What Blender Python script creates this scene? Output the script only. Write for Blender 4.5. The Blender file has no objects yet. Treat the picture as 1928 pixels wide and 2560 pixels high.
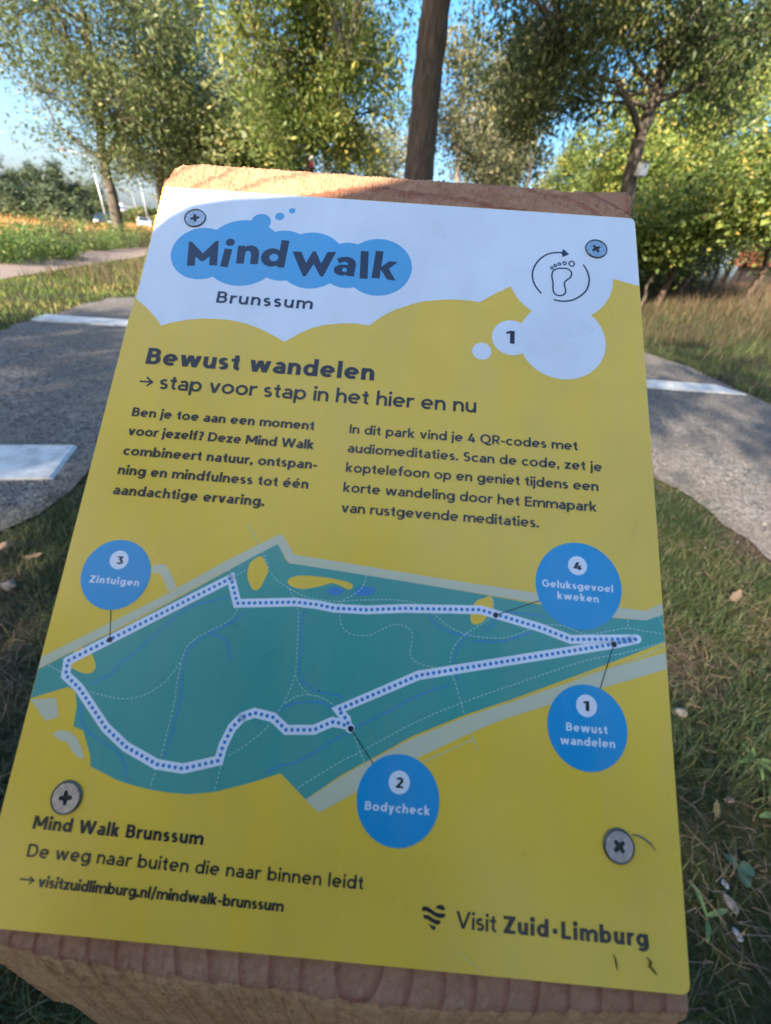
import bpy, bmesh, math, random
import numpy as np
from mathutils import Vector, Matrix, noise as mnoise

random.seed(7)
rng = np.random.default_rng(7)
scene = bpy.context.scene
COL = scene.collection

# ------------------------------------------------------------------ camera, sky, sun, exposure
CAM_H = 1.2
CAM_F = 955.0 / 2560.0           # focal length over picture height
PLATE_TL = (-0.098413, 0.185995, 1.211051)
PLATE_RIGHT = (0.999498, 0.004208, 0.031404)
PLATE_UP = (-0.024491, 0.731433, 0.681473)
PLATE_OUT = (-0.020103, -0.6819, 0.731169)
POST_AXIS = (0.062854, -0.110024, -0.99194)
PLATE_W = 180.0
PLATE_H = 235.6
CAM_R = (0.994215, 0.107404, 0.0)
CAM_AXES = [(0.994215, 0.06118, 0.088276), (-0.107404, 0.566326, 0.817153), (-0.0, -0.821907, 0.569621)]
WOOD_OUTLINE = [(1.47, -0.58), (1.22, -3.6), (2.92, -5.4), (5.42, -9.89), (8.67, -10.64), (13.11, -11.16), (133.68, -10.67), (146.57, -9.99), (155.74, -9.61), (159.43, -10.62), (177.64, -12.06), (177.56, -0.53), (178.57, 238.06), (146.93, 240.23), (118.67, 242.21), (98.66, 242.21), (80.78, 241.32), (59.24, 241.02), (45.14, 240.6), (19.29, 238.97), (7.84, 237.4), (1.29, 236.75)]
WHITE_TOP = [(0.0, -0.0), (180.0, -0.0), (179.87, 30.16), (170.89, 27.83), (133.74, 34.01), (127.78, 37.84), (122.78, 41.63), (120.07, 41.29), (117.08, 41.26), (114.08, 41.23), (111.1, 41.48), (106.93, 42.11), (102.78, 42.94), (98.69, 44.47), (94.65, 46.54), (93.46, 46.91), (90.22, 49.07), (87.05, 51.68), (84.37, 54.38), (80.15, 53.96), (75.77, 54.17), (71.78, 54.81), (68.48, 55.55), (64.6, 57.03), (60.83, 59.26), (58.39, 61.15), (55.79, 63.26), (52.39, 61.49), (48.76, 59.73), (45.16, 58.26), (41.62, 57.24), (38.1, 56.52), (34.65, 56.19), (30.55, 56.14), (26.5, 56.32), (22.85, 56.86), (19.26, 57.7), (15.41, 58.88), (11.85, 60.41), (10.6, 58.66), (8.89, 57.01), (6.71, 54.84), (4.6, 53.04), (2.16, 51.34), (-0.19, 50.1)]
WHITE_CIRCLES = [(151.65, 27.95, 18.88), (151.76, 54.67, 15.05), (134.26, 55.06, 6.88), (124.05, 61.26, 3.3)]
CLOUD_CIRCLES = [(20.6, 29.17, 11.32), (35.36, 27.56, 14.48), (40.08, 13.46, 3.7), (50.31, 27.62, 11.03), (60.87, 28.83, 12.26), (74.17, 29.92, 9.84), (85.5, 29.75, 12.28), (46.67, 10.33, 1.75), (51.01, 7.36, 1.24)]
TEAL = [(-0.01, 174.53), (7.75, 169.69), (24.57, 159.51), (49.52, 142.47), (62.82, 133.3), (63.82, 133.66), (66.24, 137.54), (67.66, 138.79), (89.33, 140.11), (128.97, 143.55), (143.56, 144.93), (165.2, 147.01), (174.79, 146.93), (179.84, 144.95), (180.05, 152.55), (170.04, 156.92), (159.28, 161.58), (135.93, 171.51), (122.26, 176.85), (107.78, 183.48), (98.61, 189.05), (89.07, 194.71), (80.49, 201.02), (72.96, 195.35), (68.3, 197.11), (63.55, 198.81), (56.15, 201.11), (49.15, 202.3), (43.61, 202.35), (38.53, 202.03), (33.94, 201.42), (29.27, 200.56), (21.0, 197.75), (20.39, 195.29), (16.86, 189.19), (13.9, 188.39), (13.55, 183.44), (12.13, 179.28), (9.75, 178.5), (-0.06, 182.18)]
ROAD_UPPER = [(-0.35, 171.18), (15.37, 161.7), (32.76, 150.61), (47.84, 139.96), (62.88, 130.57), (64.29, 130.26), (66.19, 132.52), (68.87, 136.08), (82.94, 137.12), (112.89, 139.6), (142.36, 141.57), (167.28, 143.9), (174.97, 144.17), (180.09, 141.57), (180.21, 144.92), (174.79, 146.93), (165.21, 146.83), (143.56, 144.46), (83.23, 139.87), (67.97, 138.76), (66.55, 137.51), (63.48, 133.5), (62.86, 133.55), (48.93, 142.64), (24.45, 158.94), (-0.3, 174.34)]
ROAD_BRANCH = [(26.28, 144.79), (26.77, 142.72), (29.45, 142.07), (30.93, 142.57), (35.14, 148.62), (32.83, 150.01), (29.43, 144.96)]
ROAD_LOWER = [(180.01, 155.56), (162.19, 161.73), (135.93, 172.2), (122.84, 177.17), (107.82, 184.09), (98.1, 189.7), (89.12, 195.15), (80.51, 201.21), (84.4, 203.83), (89.7, 200.63), (94.38, 197.83), (109.81, 188.66), (124.12, 181.24), (133.13, 177.03), (146.28, 172.17), (161.41, 166.5), (180.13, 160.07)]
GREY_PATCHES = [[(0.21, 182.58), (7.25, 181.59), (9.15, 186.36), (5.79, 187.6)], [(8.58, 190.55), (10.61, 189.57), (13.41, 189.75), (15.62, 191.22), (17.36, 193.25), (18.83, 196.09), (17.14, 195.96), (14.89, 194.26), (13.18, 192.37), (10.84, 192.15)]]
YELLOW_BLOBS = [[(55.66, 139.95), (56.96, 138.29), (59.01, 137.38), (60.55, 139.24), (61.64, 141.61), (60.96, 144.11), (59.84, 146.92), (58.09, 147.55), (56.56, 145.68), (55.57, 143.33)], [(67.77, 144.17), (68.85, 142.99), (71.23, 142.25), (75.54, 142.02), (80.51, 142.22), (85.52, 142.85), (87.59, 143.77), (86.97, 145.03), (85.1, 144.7), (82.54, 143.82), (80.68, 143.73), (77.73, 144.87), (72.95, 146.04), (69.2, 145.56)], [(9.0, 168.75), (10.8, 167.59), (13.11, 168.42), (14.56, 169.43), (16.29, 172.34), (15.92, 173.75), (14.92, 174.49), (13.15, 174.52), (10.91, 173.88), (9.3, 172.91)], [(126.56, 144.52), (128.98, 143.73), (129.65, 146.94), (127.9, 149.72), (126.15, 151.61), (123.75, 151.98), (123.06, 149.24), (124.46, 145.58)]]
PONDS = [[(80.0, 145.89), (80.83, 145.04), (82.63, 144.66), (84.4, 145.12), (84.94, 146.09), (83.8, 146.9), (81.67, 147.08), (80.4, 146.64)], [(87.62, 146.54), (89.23, 144.24), (91.66, 143.93), (94.27, 144.2), (93.4, 146.19), (90.07, 146.58)]]
STREAMS = [[(51.38, 149.82), (46.77, 151.56), (41.56, 153.17), (37.79, 155.82), (34.24, 159.31), (28.44, 166.06), (23.56, 170.93), (20.83, 174.46), (18.41, 175.47), (16.78, 177.23)], [(56.66, 154.01), (53.23, 157.2), (47.22, 160.85), (43.06, 164.32), (41.53, 167.26), (41.51, 171.7), (42.11, 179.24), (41.37, 188.53), (40.53, 194.19)], [(47.22, 160.85), (50.34, 161.46), (52.7, 162.98), (53.67, 165.16), (54.48, 168.17)], [(74.32, 152.0), (73.48, 154.99), (73.99, 161.26), (74.84, 170.12), (77.5, 172.63), (80.58, 174.01), (86.47, 174.61), (88.3, 175.54)], [(14.6, 182.56), (15.59, 186.43), (17.99, 189.1), (23.85, 191.97), (27.67, 193.7), (29.91, 196.04), (31.86, 200.85)], [(68.89, 195.43), (72.27, 193.66), (76.58, 192.32), (80.79, 189.97), (87.62, 185.34), (90.31, 183.84), (92.33, 182.38), (101.07, 177.49), (108.26, 173.19), (117.62, 169.31)], [(70.99, 180.43), (71.87, 178.5), (77.46, 176.99), (82.08, 176.89), (86.3, 178.41)], [(110.74, 150.52), (113.61, 153.49), (118.48, 155.11), (123.26, 155.3)], [(123.9, 156.68), (130.44, 156.61), (135.78, 155.15), (141.13, 153.0)], [(122.09, 155.97), (119.82, 158.71), (118.82, 163.27), (119.88, 167.6)], [(127.41, 153.99), (130.34, 150.98), (132.7, 148.17), (138.73, 147.97), (145.35, 148.32)]]
DASHES = [[(53.27, 127.69), (57.52, 133.73), (59.96, 137.43), (63.28, 143.01), (68.67, 146.21), (73.84, 148.19), (80.04, 148.88), (84.18, 148.84), (84.17, 148.72), (98.67, 147.07), (106.61, 147.5), (112.23, 150.11), (116.6, 153.25), (122.06, 155.11), (126.85, 155.58), (132.8, 155.22), (136.96, 153.91), (139.94, 152.52), (145.33, 150.64), (150.71, 150.5), (156.64, 152.33), (162.63, 151.15), (168.66, 149.63), (172.82, 149.87), (179.8, 150.35)], [(49.49, 142.29), (51.58, 143.65)], [(52.2, 143.6), (55.59, 141.49)], [(54.11, 153.33), (53.04, 156.05), (48.76, 159.29), (43.87, 162.27), (41.4, 165.02), (40.39, 169.02), (38.23, 173.06), (35.89, 175.97), (31.27, 179.04), (25.14, 180.33), (16.09, 179.18)], [(40.5, 169.57), (40.4, 175.07), (40.67, 179.35), (40.43, 183.92), (39.7, 194.26), (38.86, 198.32), (38.23, 201.9)], [(68.67, 146.21), (71.45, 151.05), (72.36, 153.33), (73.1, 161.33), (73.56, 170.22), (71.65, 176.87)], [(73.56, 170.22), (75.83, 173.31), (78.39, 175.15)], [(71.8, 177.98), (74.42, 175.9), (77.81, 175.09), (81.93, 175.57), (85.58, 177.14)], [(71.69, 177.19), (68.93, 182.17), (67.04, 184.92), (63.56, 188.29), (57.98, 192.29)], [(2.72, 173.21), (7.03, 174.91)], [(56.46, 194.92), (56.04, 198.92), (55.65, 201.4)], [(91.35, 140.55), (90.45, 144.15), (87.64, 146.77), (85.33, 148.15), (84.44, 151.18), (85.52, 155.75), (88.74, 157.8), (93.52, 157.7), (96.4, 156.32), (100.42, 154.09), (104.04, 154.26), (106.27, 156.1), (106.18, 159.24), (106.07, 162.07), (108.27, 164.12), (113.02, 164.96)], [(128.67, 143.46), (129.93, 145.74), (128.81, 149.94), (122.05, 154.83), (118.63, 158.8), (117.62, 162.81), (118.38, 166.62), (119.34, 168.73), (121.29, 174.02), (122.26, 176.75)], [(124.12, 181.14), (126.52, 185.81)], [(124.74, 182.89), (111.27, 189.55)], [(179.88, 152.57), (168.3, 156.5), (156.41, 159.7), (138.79, 166.63), (123.84, 172.69), (109.23, 179.47), (94.04, 188.41), (88.71, 191.35), (77.7, 198.67)], [(169.39, 147.25), (169.26, 149.58)], [(178.5, 145.35), (179.92, 148.72)], [(179.82, 153.31), (174.17, 156.59), (162.19, 161.73), (153.35, 164.64)], [(91.58, 183.48), (93.71, 187.92), (95.72, 191.3)]]
ROUTE = [(171.78, 152.42), (152.43, 154.1), (144.12, 151.61), (126.04, 147.82), (103.69, 149.21), (92.27, 150.55), (82.7, 150.85), (77.76, 150.24), (71.01, 150.02), (53.85, 151.76), (50.82, 144.63), (7.95, 171.63), (8.36, 175.46), (12.96, 178.41), (22.88, 187.94), (29.62, 192.28), (34.58, 194.16), (38.9, 195.83), (46.32, 196.33), (55.67, 193.59), (56.16, 189.9), (57.91, 185.13), (60.32, 182.33), (63.56, 180.92), (68.86, 181.65), (72.99, 184.55), (80.62, 183.94), (83.32, 182.58), (85.49, 181.52), (88.08, 181.68), (90.65, 182.73), (89.4, 180.53), (86.86, 178.26), (108.77, 167.45), (164.86, 154.4), (171.78, 152.42)]
ROUTE_W = [2.72]
CALLOUTS = [((16.06, 146.27, 10.43), (16.07, 141.96, 2.83), '3', [(16.88, 156.04), (18.68, 164.92)]), ((155.15, 138.28, 12.86), (154.99, 132.44, 2.87), '4', [(143.87, 143.6), (130.48, 148.99)]), ((156.53, 177.23, 11.12), (156.48, 171.66, 2.93), '1', [(160.21, 167.62), (164.98, 154.45)]), ((105.23, 199.18, 11.11), (105.27, 194.94, 2.86), '2', [(97.94, 191.12), (90.89, 182.86)])]
LEAF_BANDS = [[(116.4, 222.56), (117.07, 221.99), (117.83, 221.77), (118.62, 222.0), (119.0, 222.75), (118.27, 222.87), (117.49, 222.74)], [(113.23, 222.62), (114.19, 222.41), (115.57, 222.95), (117.15, 223.6), (119.12, 223.61), (118.81, 224.37), (117.97, 224.6), (116.81, 224.46), (115.23, 223.75), (114.05, 223.39), (113.09, 223.47)], [(113.53, 224.3), (114.68, 224.21), (116.26, 224.89), (118.0, 225.23), (117.36, 226.08), (115.72, 225.64), (114.54, 225.09), (113.76, 225.02)], [(114.82, 225.96), (115.56, 226.22), (116.84, 226.53), (116.27, 227.31)]]
LOGO_LETTERS = [[(16.16, 35.12), (14.86, 24.51), (15.97, 24.42), (20.97, 29.23), (24.81, 23.35), (25.84, 23.2), (27.1, 34.05), (24.17, 34.23), (23.7, 30.33), (21.86, 32.6), (20.89, 32.69), (18.57, 30.92), (19.09, 34.81)], [(28.57, 26.42), (31.44, 26.5), (31.06, 34.5), (28.19, 34.37)], [(33.77, 32.65), (33.25, 24.81), (36.0, 24.61), (36.04, 25.21), (36.87, 24.53), (38.43, 24.24), (40.13, 24.81), (41.14, 26.16), (41.58, 27.88), (41.75, 32.29), (38.86, 32.41), (38.69, 28.44), (38.2, 27.05), (37.22, 26.72), (36.47, 27.35), (36.46, 28.63), (36.6, 32.5)], [(48.88, 20.91), (51.86, 21.08), (51.49, 32.98), (48.77, 32.96)], [(53.6, 25.7), (56.84, 25.49), (59.14, 30.24), (61.03, 24.97), (62.16, 24.91), (64.69, 30.01), (66.42, 24.86), (69.59, 24.53), (66.04, 35.55), (64.99, 35.63), (62.0, 30.57), (59.72, 35.98), (58.7, 36.06)], [(70.17, 27.6), (71.71, 26.66), (73.93, 26.27), (75.97, 26.87), (77.08, 28.13), (77.42, 29.61), (77.08, 34.72), (74.28, 34.63), (74.31, 34.03), (73.11, 34.62), (71.42, 34.5), (70.0, 33.73), (69.5, 32.28), (69.79, 31.09), (71.23, 30.06), (73.17, 29.8), (74.45, 29.93), (74.36, 29.03), (73.61, 28.59), (72.5, 28.75), (71.31, 29.52)], [(78.6, 23.36), (81.52, 23.29), (82.1, 35.26), (79.21, 35.33)], [(84.08, 22.73), (86.93, 22.9), (86.64, 29.68), (89.24, 27.04), (92.48, 27.08), (89.49, 30.27), (92.24, 35.16), (89.08, 34.94), (86.6, 30.85), (86.42, 34.76), (83.44, 34.75)]]
LOGO_DOTS = [(30.18, 23.58, 1.65), (46.47, 28.93, 4.02)]
LOGO_HOLES = [(47.18, 28.9, 1.62), (73.46, 32.12, 0.87)]
FOOT_ARCS = [[(144.57, 36.0), (143.03, 34.0), (142.0, 31.84), (141.52, 29.62), (141.52, 27.55), (142.19, 25.0), (143.42, 22.59), (145.37, 20.31), (147.49, 18.86), (149.79, 18.14), (151.9, 17.96), (154.01, 18.27)], [(152.89, 16.7), (154.5, 18.34), (152.67, 19.49)], [(160.12, 22.77), (161.27, 25.07), (161.88, 27.51), (161.9, 29.56), (161.39, 32.06), (160.2, 34.39), (158.26, 36.37), (155.83, 37.97), (153.42, 38.67), (151.21, 38.76), (149.25, 38.46)]]
FOOT_SOLE = [(152.66, 24.75), (154.05, 24.84), (155.08, 25.48), (155.66, 26.79), (155.19, 28.48), (154.3, 29.38), (153.42, 30.27), (152.97, 31.33), (153.11, 32.75), (153.37, 34.35), (153.15, 35.38), (152.45, 36.15), (151.41, 36.54), (150.05, 36.35), (149.12, 35.31), (148.8, 33.52), (148.88, 31.47), (148.59, 29.44), (148.52, 27.8), (149.15, 26.08), (150.56, 25.13)]
TOES = [(148.56, 24.99, 0.6), (149.79, 23.84, 0.64), (151.29, 23.05, 0.66), (153.19, 22.51, 0.78), (155.81, 22.53, 1.2)]
SCREWS = [(15.23, 13.9, 4.11), (164.91, 15.29, 4.1), (163.8, 205.08, 3.85), (16.61, 205.51, 3.94)]
TEXTS = [('Brunssum', 0.1, (29.4, 49.62), (63.55, 49.55), 4.88, 'town_name_text'), ('Bewust wandelen', 0.155, (9.66, 75.57), (87.88, 75.48), 6.04, 'heading_text'), ('stap voor stap in het hier en nu', 0.088, (16.15, 84.5), (122.76, 84.5), 5.41, 'subheading_text'), ('Ben je toe aan een moment', 0.125, (9.25, 95.0), (69.85, 95.03), 3.07, 'intro_text'), ('voor jezelf? Deze Mind Walk', 0.125, (9.46, 101.69), (70.58, 101.66), 2.99, 'intro_text'), ('combineert natuur, ontspan-', 0.125, (9.44, 108.57), (72.36, 108.36), 3.08, 'intro_text'), ('ning en mindfulness tot één', 0.125, (9.24, 115.15), (70.44, 115.05), 3.09, 'intro_text'), ('aandachtige ervaring.', 0.125, (9.24, 121.79), (57.38, 121.76), 3.17, 'intro_text'), ('In dit park vind je 4 QR-codes met', 0.1, (81.56, 95.16), (156.07, 95.09), 3.07, 'instruction_text'), ('audiomeditaties. Scan de code, zet je', 0.1, (81.6, 101.78), (163.63, 101.68), 3.07, 'instruction_text'), ('koptelefoon op en geniet tijdens een', 0.1, (81.67, 108.45), (162.27, 108.33), 3.07, 'instruction_text'), ('korte wandeling door het Emmapark', 0.1, (81.56, 115.1), (161.54, 115.08), 3.12, 'instruction_text'), ('van rustgevende meditaties.', 0.1, (81.65, 121.71), (143.37, 121.64), 3.1, 'instruction_text'), ('Zintuigen', 0.125, (8.63, 149.26), (23.7, 149.24), 2.23, 'callout_text'), ('Geluksgevoel', 0.125, (144.2, 139.5), (165.43, 139.59), 2.09, 'callout_text'), ('kweken', 0.125, (148.74, 142.79), (161.04, 142.93), 2.18, 'callout_text'), ('Bewust', 0.125, (150.63, 178.5), (162.05, 178.52), 2.05, 'callout_text'), ('wandelen', 0.125, (148.99, 181.98), (164.04, 181.85), 2.07, 'callout_text'), ('Bodycheck', 0.125, (96.55, 202.15), (113.93, 202.06), 2.07, 'callout_text'), ('Mind Walk Brunssum', 0.15, (9.4, 213.43), (54.75, 213.58), 2.88, 'footer_title_text'), ('De weg naar buiten die naar binnen leidt', 0.085, (9.56, 219.77), (97.75, 220.09), 2.89, 'footer_line_text'), ('visitzuidlimburg.nl/mindwalk-brunssum', 0.145, (14.29, 226.09), (77.83, 226.42), 2.26, 'web_address_text'), ('Visit', 0.085, (121.89, 226.36), (132.14, 226.5), 3.59, 'organisation_text'), ('Zuid', 0.165, (133.93, 226.45), (145.27, 226.44), 3.55, 'organisation_text'), ('·', 0.165, (146.22, 226.56), (147.59, 226.54), 3.57, 'organisation_text'), ('Limburg', 0.165, (148.5, 226.5), (170.22, 226.49), 3.59, 'organisation_text'), ('1', 0.15, (132.36, 57.49), (135.27, 57.45), 5.07, 'number_text'), ('3', 0.17, (15.29, 143.22), (17.49, 143.22), 2.39, 'number_text'), ('4', 0.17, (153.69, 133.73), (156.22, 133.71), 2.35, 'number_text'), ('1', 0.17, (155.61, 173.02), (157.26, 172.99), 2.61, 'number_text'), ('2', 0.17, (104.38, 196.3), (106.42, 196.23), 2.59, 'number_text')]
ARROWS = [[(9.22, 82.24), (13.54, 82.23)], [(11.28, 80.51), (13.54, 82.23), (11.84, 83.83)], [(9.3, 224.74), (13.03, 224.8)], [(11.75, 224.1), (13.03, 224.8), (11.96, 225.68)]]
SHEEN = []

cam_data = bpy.data.cameras.new('camera')
cam = bpy.data.objects.new('camera', cam_data)
COL.objects.link(cam)
cx_, cy_, cz_ = [Vector(v) for v in CAM_AXES]
cam.matrix_world = Matrix(((cx_.x, cy_.x, cz_.x, 0), (cx_.y, cy_.y, cz_.y, 0), (cx_.z, cy_.z, cz_.z, CAM_H), (0, 0, 0, 1)))
cam_data.sensor_fit = 'VERTICAL'
cam_data.sensor_height = 24
cam_data.lens = 24 * CAM_F
cam_data.clip_start = 0.01
cam_data.clip_end = 3000
cam_data.dof.use_dof = True
cam_data.dof.focus_distance = 0.17
cam_data.dof.aperture_fstop = 7.0
scene.camera = cam

SUN_EL = math.radians(30)
SUN_AZ = math.radians(28)         # the sun stands behind the camera, this far to the left
world = bpy.data.worlds.new('World')
scene.world = world
world.use_nodes = True
wn = world.node_tree
bgn = wn.nodes['Background']
sky = wn.nodes.new('ShaderNodeTexSky')
sky.sky_type = 'NISHITA'
sky.sun_disc = False
sky.sun_elevation = SUN_EL
sky.sun_rotation = math.pi + SUN_AZ
sky.altitude = 100
sky.air_density = 1.0
sky.dust_density = 6.0
sky.ozone_density = 5.0
# compress the horizon-to-zenith contrast the way the phone's exposure does, over the whole dome alike
gam = wn.nodes.new('ShaderNodeGamma'); gam.inputs[1].default_value = 0.5
hsv = wn.nodes.new('ShaderNodeHueSaturation'); hsv.inputs['Saturation'].default_value = 1.9; hsv.inputs['Hue'].default_value = 0.5
wn.links.new(sky.outputs[0], gam.inputs[0]); wn.links.new(gam.outputs[0], hsv.inputs['Color'])
wn.links.new(hsv.outputs[0], bgn.inputs[0])
bgn.inputs[1].default_value = 0.15
sund = bpy.data.lights.new('sun', 'SUN')
sund.energy = 2.9
sund.angle = math.radians(0.6)
sund.color = (1.0, 0.86, 0.68)
sun = bpy.data.objects.new('sun', sund)
COL.objects.link(sun)
to_sun = Vector((-math.sin(SUN_AZ) * math.cos(SUN_EL), -math.cos(SUN_AZ) * math.cos(SUN_EL), math.sin(SUN_EL)))
sun.rotation_euler = to_sun.to_track_quat('Z', 'Y').to_euler()
sun.location = to_sun * 60
scene.view_settings.view_transform = 'Standard'
scene.view_settings.look = 'None'
scene.view_settings.gamma = 1
scene.view_settings.use_curve_mapping = False
scene.view_settings.exposure = 2.7
scene.render.engine = 'CYCLES'
scene.cycles.max_bounces = 6
scene.cycles.transparent_max_bounces = 8

# ------------------------------------------------------------------ helpers
def at(px, py, Y):
    """point at ground distance Y (metres ahead) seen in direction px, py of the 1666 x 2212 picture"""
    k = 1928 / 1666
    v = cx_ * ((px * k - 964) / 955) - cy_ * ((py * k - 1280) / 955) - cz_
    t = Y / v.y
    return Vector((v.x * t, Y, CAM_H + v.z * t))

def link(o, parent=None):
    COL.objects.link(o)
    if parent is not None:
        o.parent = parent
    return o

def empty(name, loc=(0, 0, 0), rz=0.0, label=None, cat=None, group=None):
    o = bpy.data.objects.new(name, None)
    o.empty_display_size = 0.1
    o.location = loc
    o.rotation_euler = (0, 0, rz)
    link(o)
    tag(o, label, cat, group)
    return o

def tag(o, label=None, cat=None, group=None, kind=None):
    if label: o['label'] = label
    if cat: o['category'] = cat
    if group: o['group'] = group
    if kind: o['kind'] = kind
    return o

def mesh_obj(name, verts, faces, mat, parent=None, smooth=False):
    me = bpy.data.meshes.new(name)
    me.from_pydata([tuple(v) for v in verts], [], [tuple(f) for f in faces])
    if mat: me.materials.append(mat)
    if smooth:
        me.polygons.foreach_set('use_smooth', [True] * len(me.polygons))
    me.update()
    return link(bpy.data.objects.new(name, me), parent)

def np_mesh(name, co, faces_n, mat, parent=None, smooth=False, tint=None):
    """co (N,3) array, faces_n (M,k) array of indices (constant k)"""
    me = bpy.data.meshes.new(name)
    n, m, k = len(co), len(faces_n), faces_n.shape[1]
    me.vertices.add(n)
    me.vertices.foreach_set('co', np.ascontiguousarray(co, dtype=np.float32).ravel())
    me.loops.add(m * k)
    me.loops.foreach_set('vertex_index', np.ascontiguousarray(faces_n, dtype=np.int32).ravel())
    me.polygons.add(m)
    me.polygons.foreach_set('loop_start', np.arange(0, m * k, k, dtype=np.int32))
    me.polygons.foreach_set('loop_total', np.full(m, k, dtype=np.int32))
    if smooth:
        me.polygons.foreach_set('use_smooth', np.ones(m, dtype=bool))
    me.update(calc_edges=True)
    if tint is not None:
        a = me.attributes.new('tint', 'FLOAT', 'POINT')
        a.data.foreach_set('value', np.ascontiguousarray(tint, dtype=np.float32))
    if mat: me.materials.append(mat)
    return link(bpy.data.objects.new(name, me), parent)

class MB:
    def __init__(self): self.v = []; self.f = []
    def add(self, vs, fs):
        n = len(self.v); self.v += [Vector(v) for v in vs]; self.f += [tuple(i + n for i in f) for f in fs]
    def box(self, c, s, rot=None):
        c = Vector(c); m = rot or Matrix.Identity(3)
        vs = [c + m @ Vector((sx * s[0] / 2, sy * s[1] / 2, sz * s[2] / 2)) for sx in (-1, 1) for sy in (-1, 1) for sz in (-1, 1)]
        self.add(vs, [(0, 1, 3, 2), (4, 6, 7, 5), (0, 4, 5, 1), (2, 3, 7, 6), (0, 2, 6, 4), (1, 5, 7, 3)])
    def tube(self, pts, rads, seg=8, cap=True):
        pts = [Vector(p) for p in pts]
        rings = []
        u = None
        for i, p in enumerate(pts):
            t = (pts[min(i + 1, len(pts) - 1)] - pts[max(i - 1, 0)]).normalized()
            if u is None: u = t.orthogonal().normalized()
            u = (u - t * u.dot(t)); u = u.normalized() if u.length > 1e-6 else t.orthogonal().normalized()
            w = t.cross(u)
            rings.append([p + (u * math.cos(a) + w * math.sin(a)) * rads[i] for a in [2 * math.pi * j / seg for j in range(seg)]])
        vs = [v for r in rings for v in r]
        fs = [(i * seg + j, i * seg + (j + 1) % seg, (i + 1) * seg + (j + 1) % seg, (i + 1) * seg + j) for i in range(len(pts) - 1) for j in range(seg)]
        if cap:
            fs.append(tuple(range(seg - 1, -1, -1))); fs.append(tuple((len(pts) - 1) * seg + j for j in range(seg)))
        self.add(vs, fs)
    def build(self, name, mat, parent=None, smooth=False):
        return mesh_obj(name, self.v, self.f, mat, parent, smooth)

# ------------------------------------------------------------------ materials
def nodes_of(name):
    m = bpy.data.materials.new(name); m.use_nodes = True
    nt = m.node_tree
    return m, nt, nt.nodes['Principled BSDF']

def N(nt, typ, **kw):
    n = nt.nodes.new(typ)
    for k, v in kw.items(): setattr(n, k, v)
    return n

def ramp(nt, stops, fac=None, interp='LINEAR'):
    r = nt.nodes.new('ShaderNodeValToRGB'); e = r.color_ramp.elements
    r.color_ramp.interpolation = interp
    while len(e) < len(stops): e.new(0.5)
    for i, (p, c) in enumerate(stops):
        e[i].position = p; e[i].color = (*c, 1) if len(c) == 3 else c
    if fac is not None: nt.links.new(fac, r.inputs[0])
    return r

def noise_tex(nt, scale, detail=4, rough=0.55, vec=None, dist=0.0):
    t = N(nt, 'ShaderNodeTexNoise'); t.inputs['Scale'].default_value = scale; t.inputs['Detail'].default_value = detail
    t.inputs['Roughness'].default_value = rough; t.inputs['Distortion'].default_value = dist
    if vec is not None: nt.links.new(vec, t.inputs['Vector'])
    return t

def bump(nt, b, height, strength, dist):
    n = N(nt, 'ShaderNodeBump'); n.inputs['Strength'].default_value = strength; n.inputs['Distance'].default_value = dist
    nt.links.new(height, n.inputs['Height']); nt.links.new(n.outputs[0], b.inputs['Normal']); return n

def simple_mat(name, col, rough=0.6, metal=0.0, var=0.12, scale=8.0, bmp=0.0, bdist=0.002, spec=0.5):
    m, nt, b = nodes_of(name)
    tc = N(nt, 'ShaderNodeTexCoord')
    t = noise_tex(nt, scale, 5, 0.6, tc.outputs['Object'])
    lo = tuple(max(0, c * (1 - var)) for c in col); hi = tuple(min(1, c * (1 + var)) for c in col)
    r = ramp(nt, [(0.3, lo), (0.7, hi)], t.outputs[0])
    nt.links.new(r.outputs[0], b.inputs['Base Color'])
    b.inputs['Roughness'].default_value = rough; b.inputs['Metallic'].default_value = metal
    b.inputs['Specular IOR Level'].default_value = spec
    if bmp: bump(nt, b, t.outputs[0], bmp, bdist)
    return m

def leaf_mat(name, stops, trans=0.35, rough=0.5, wscale=0.5, tcol=None):
    """leaf surface: colour picked by the per-leaf 'tint' value plus a slow drift through the crown"""
    m, nt, b = nodes_of(name)
    at_ = N(nt, 'ShaderNodeAttribute', attribute_name='tint')
    g = N(nt, 'ShaderNodeTexCoord')
    t = noise_tex(nt, wscale, 2, 0.5, g.outputs['Object'])
    mx = N(nt, 'ShaderNodeMath', operation='MULTIPLY_ADD'); nt.links.new(t.outputs[0], mx.inputs[0]); mx.inputs[1].default_value = 0.7
    sb = N(nt, 'ShaderNodeMath', operation='SUBTRACT'); nt.links.new(at_.outputs['Fac'], sb.inputs[0]); sb.inputs[1].default_value = 0.35
    nt.links.new(sb.outputs[0], mx.inputs[2])
    r = ramp(nt, stops, mx.outputs[0])
    nt.links.new(r.outputs[0], b.inputs['Base Color'])
    b.inputs['Roughness'].default_value = rough
    tr = N(nt, 'ShaderNodeBsdfTranslucent')
    nt.links.new(r.outputs[0], tr.inputs[0])
    mix = N(nt, 'ShaderNodeMixShader'); mix.inputs[0].default_value = trans
    nt.links.new(b.outputs[0], mix.inputs[1]); nt.links.new(tr.outputs[0], mix.inputs[2])
    nt.links.new(mix.outputs[0], nt.nodes['Material Output'].inputs[0])
    return m

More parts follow.
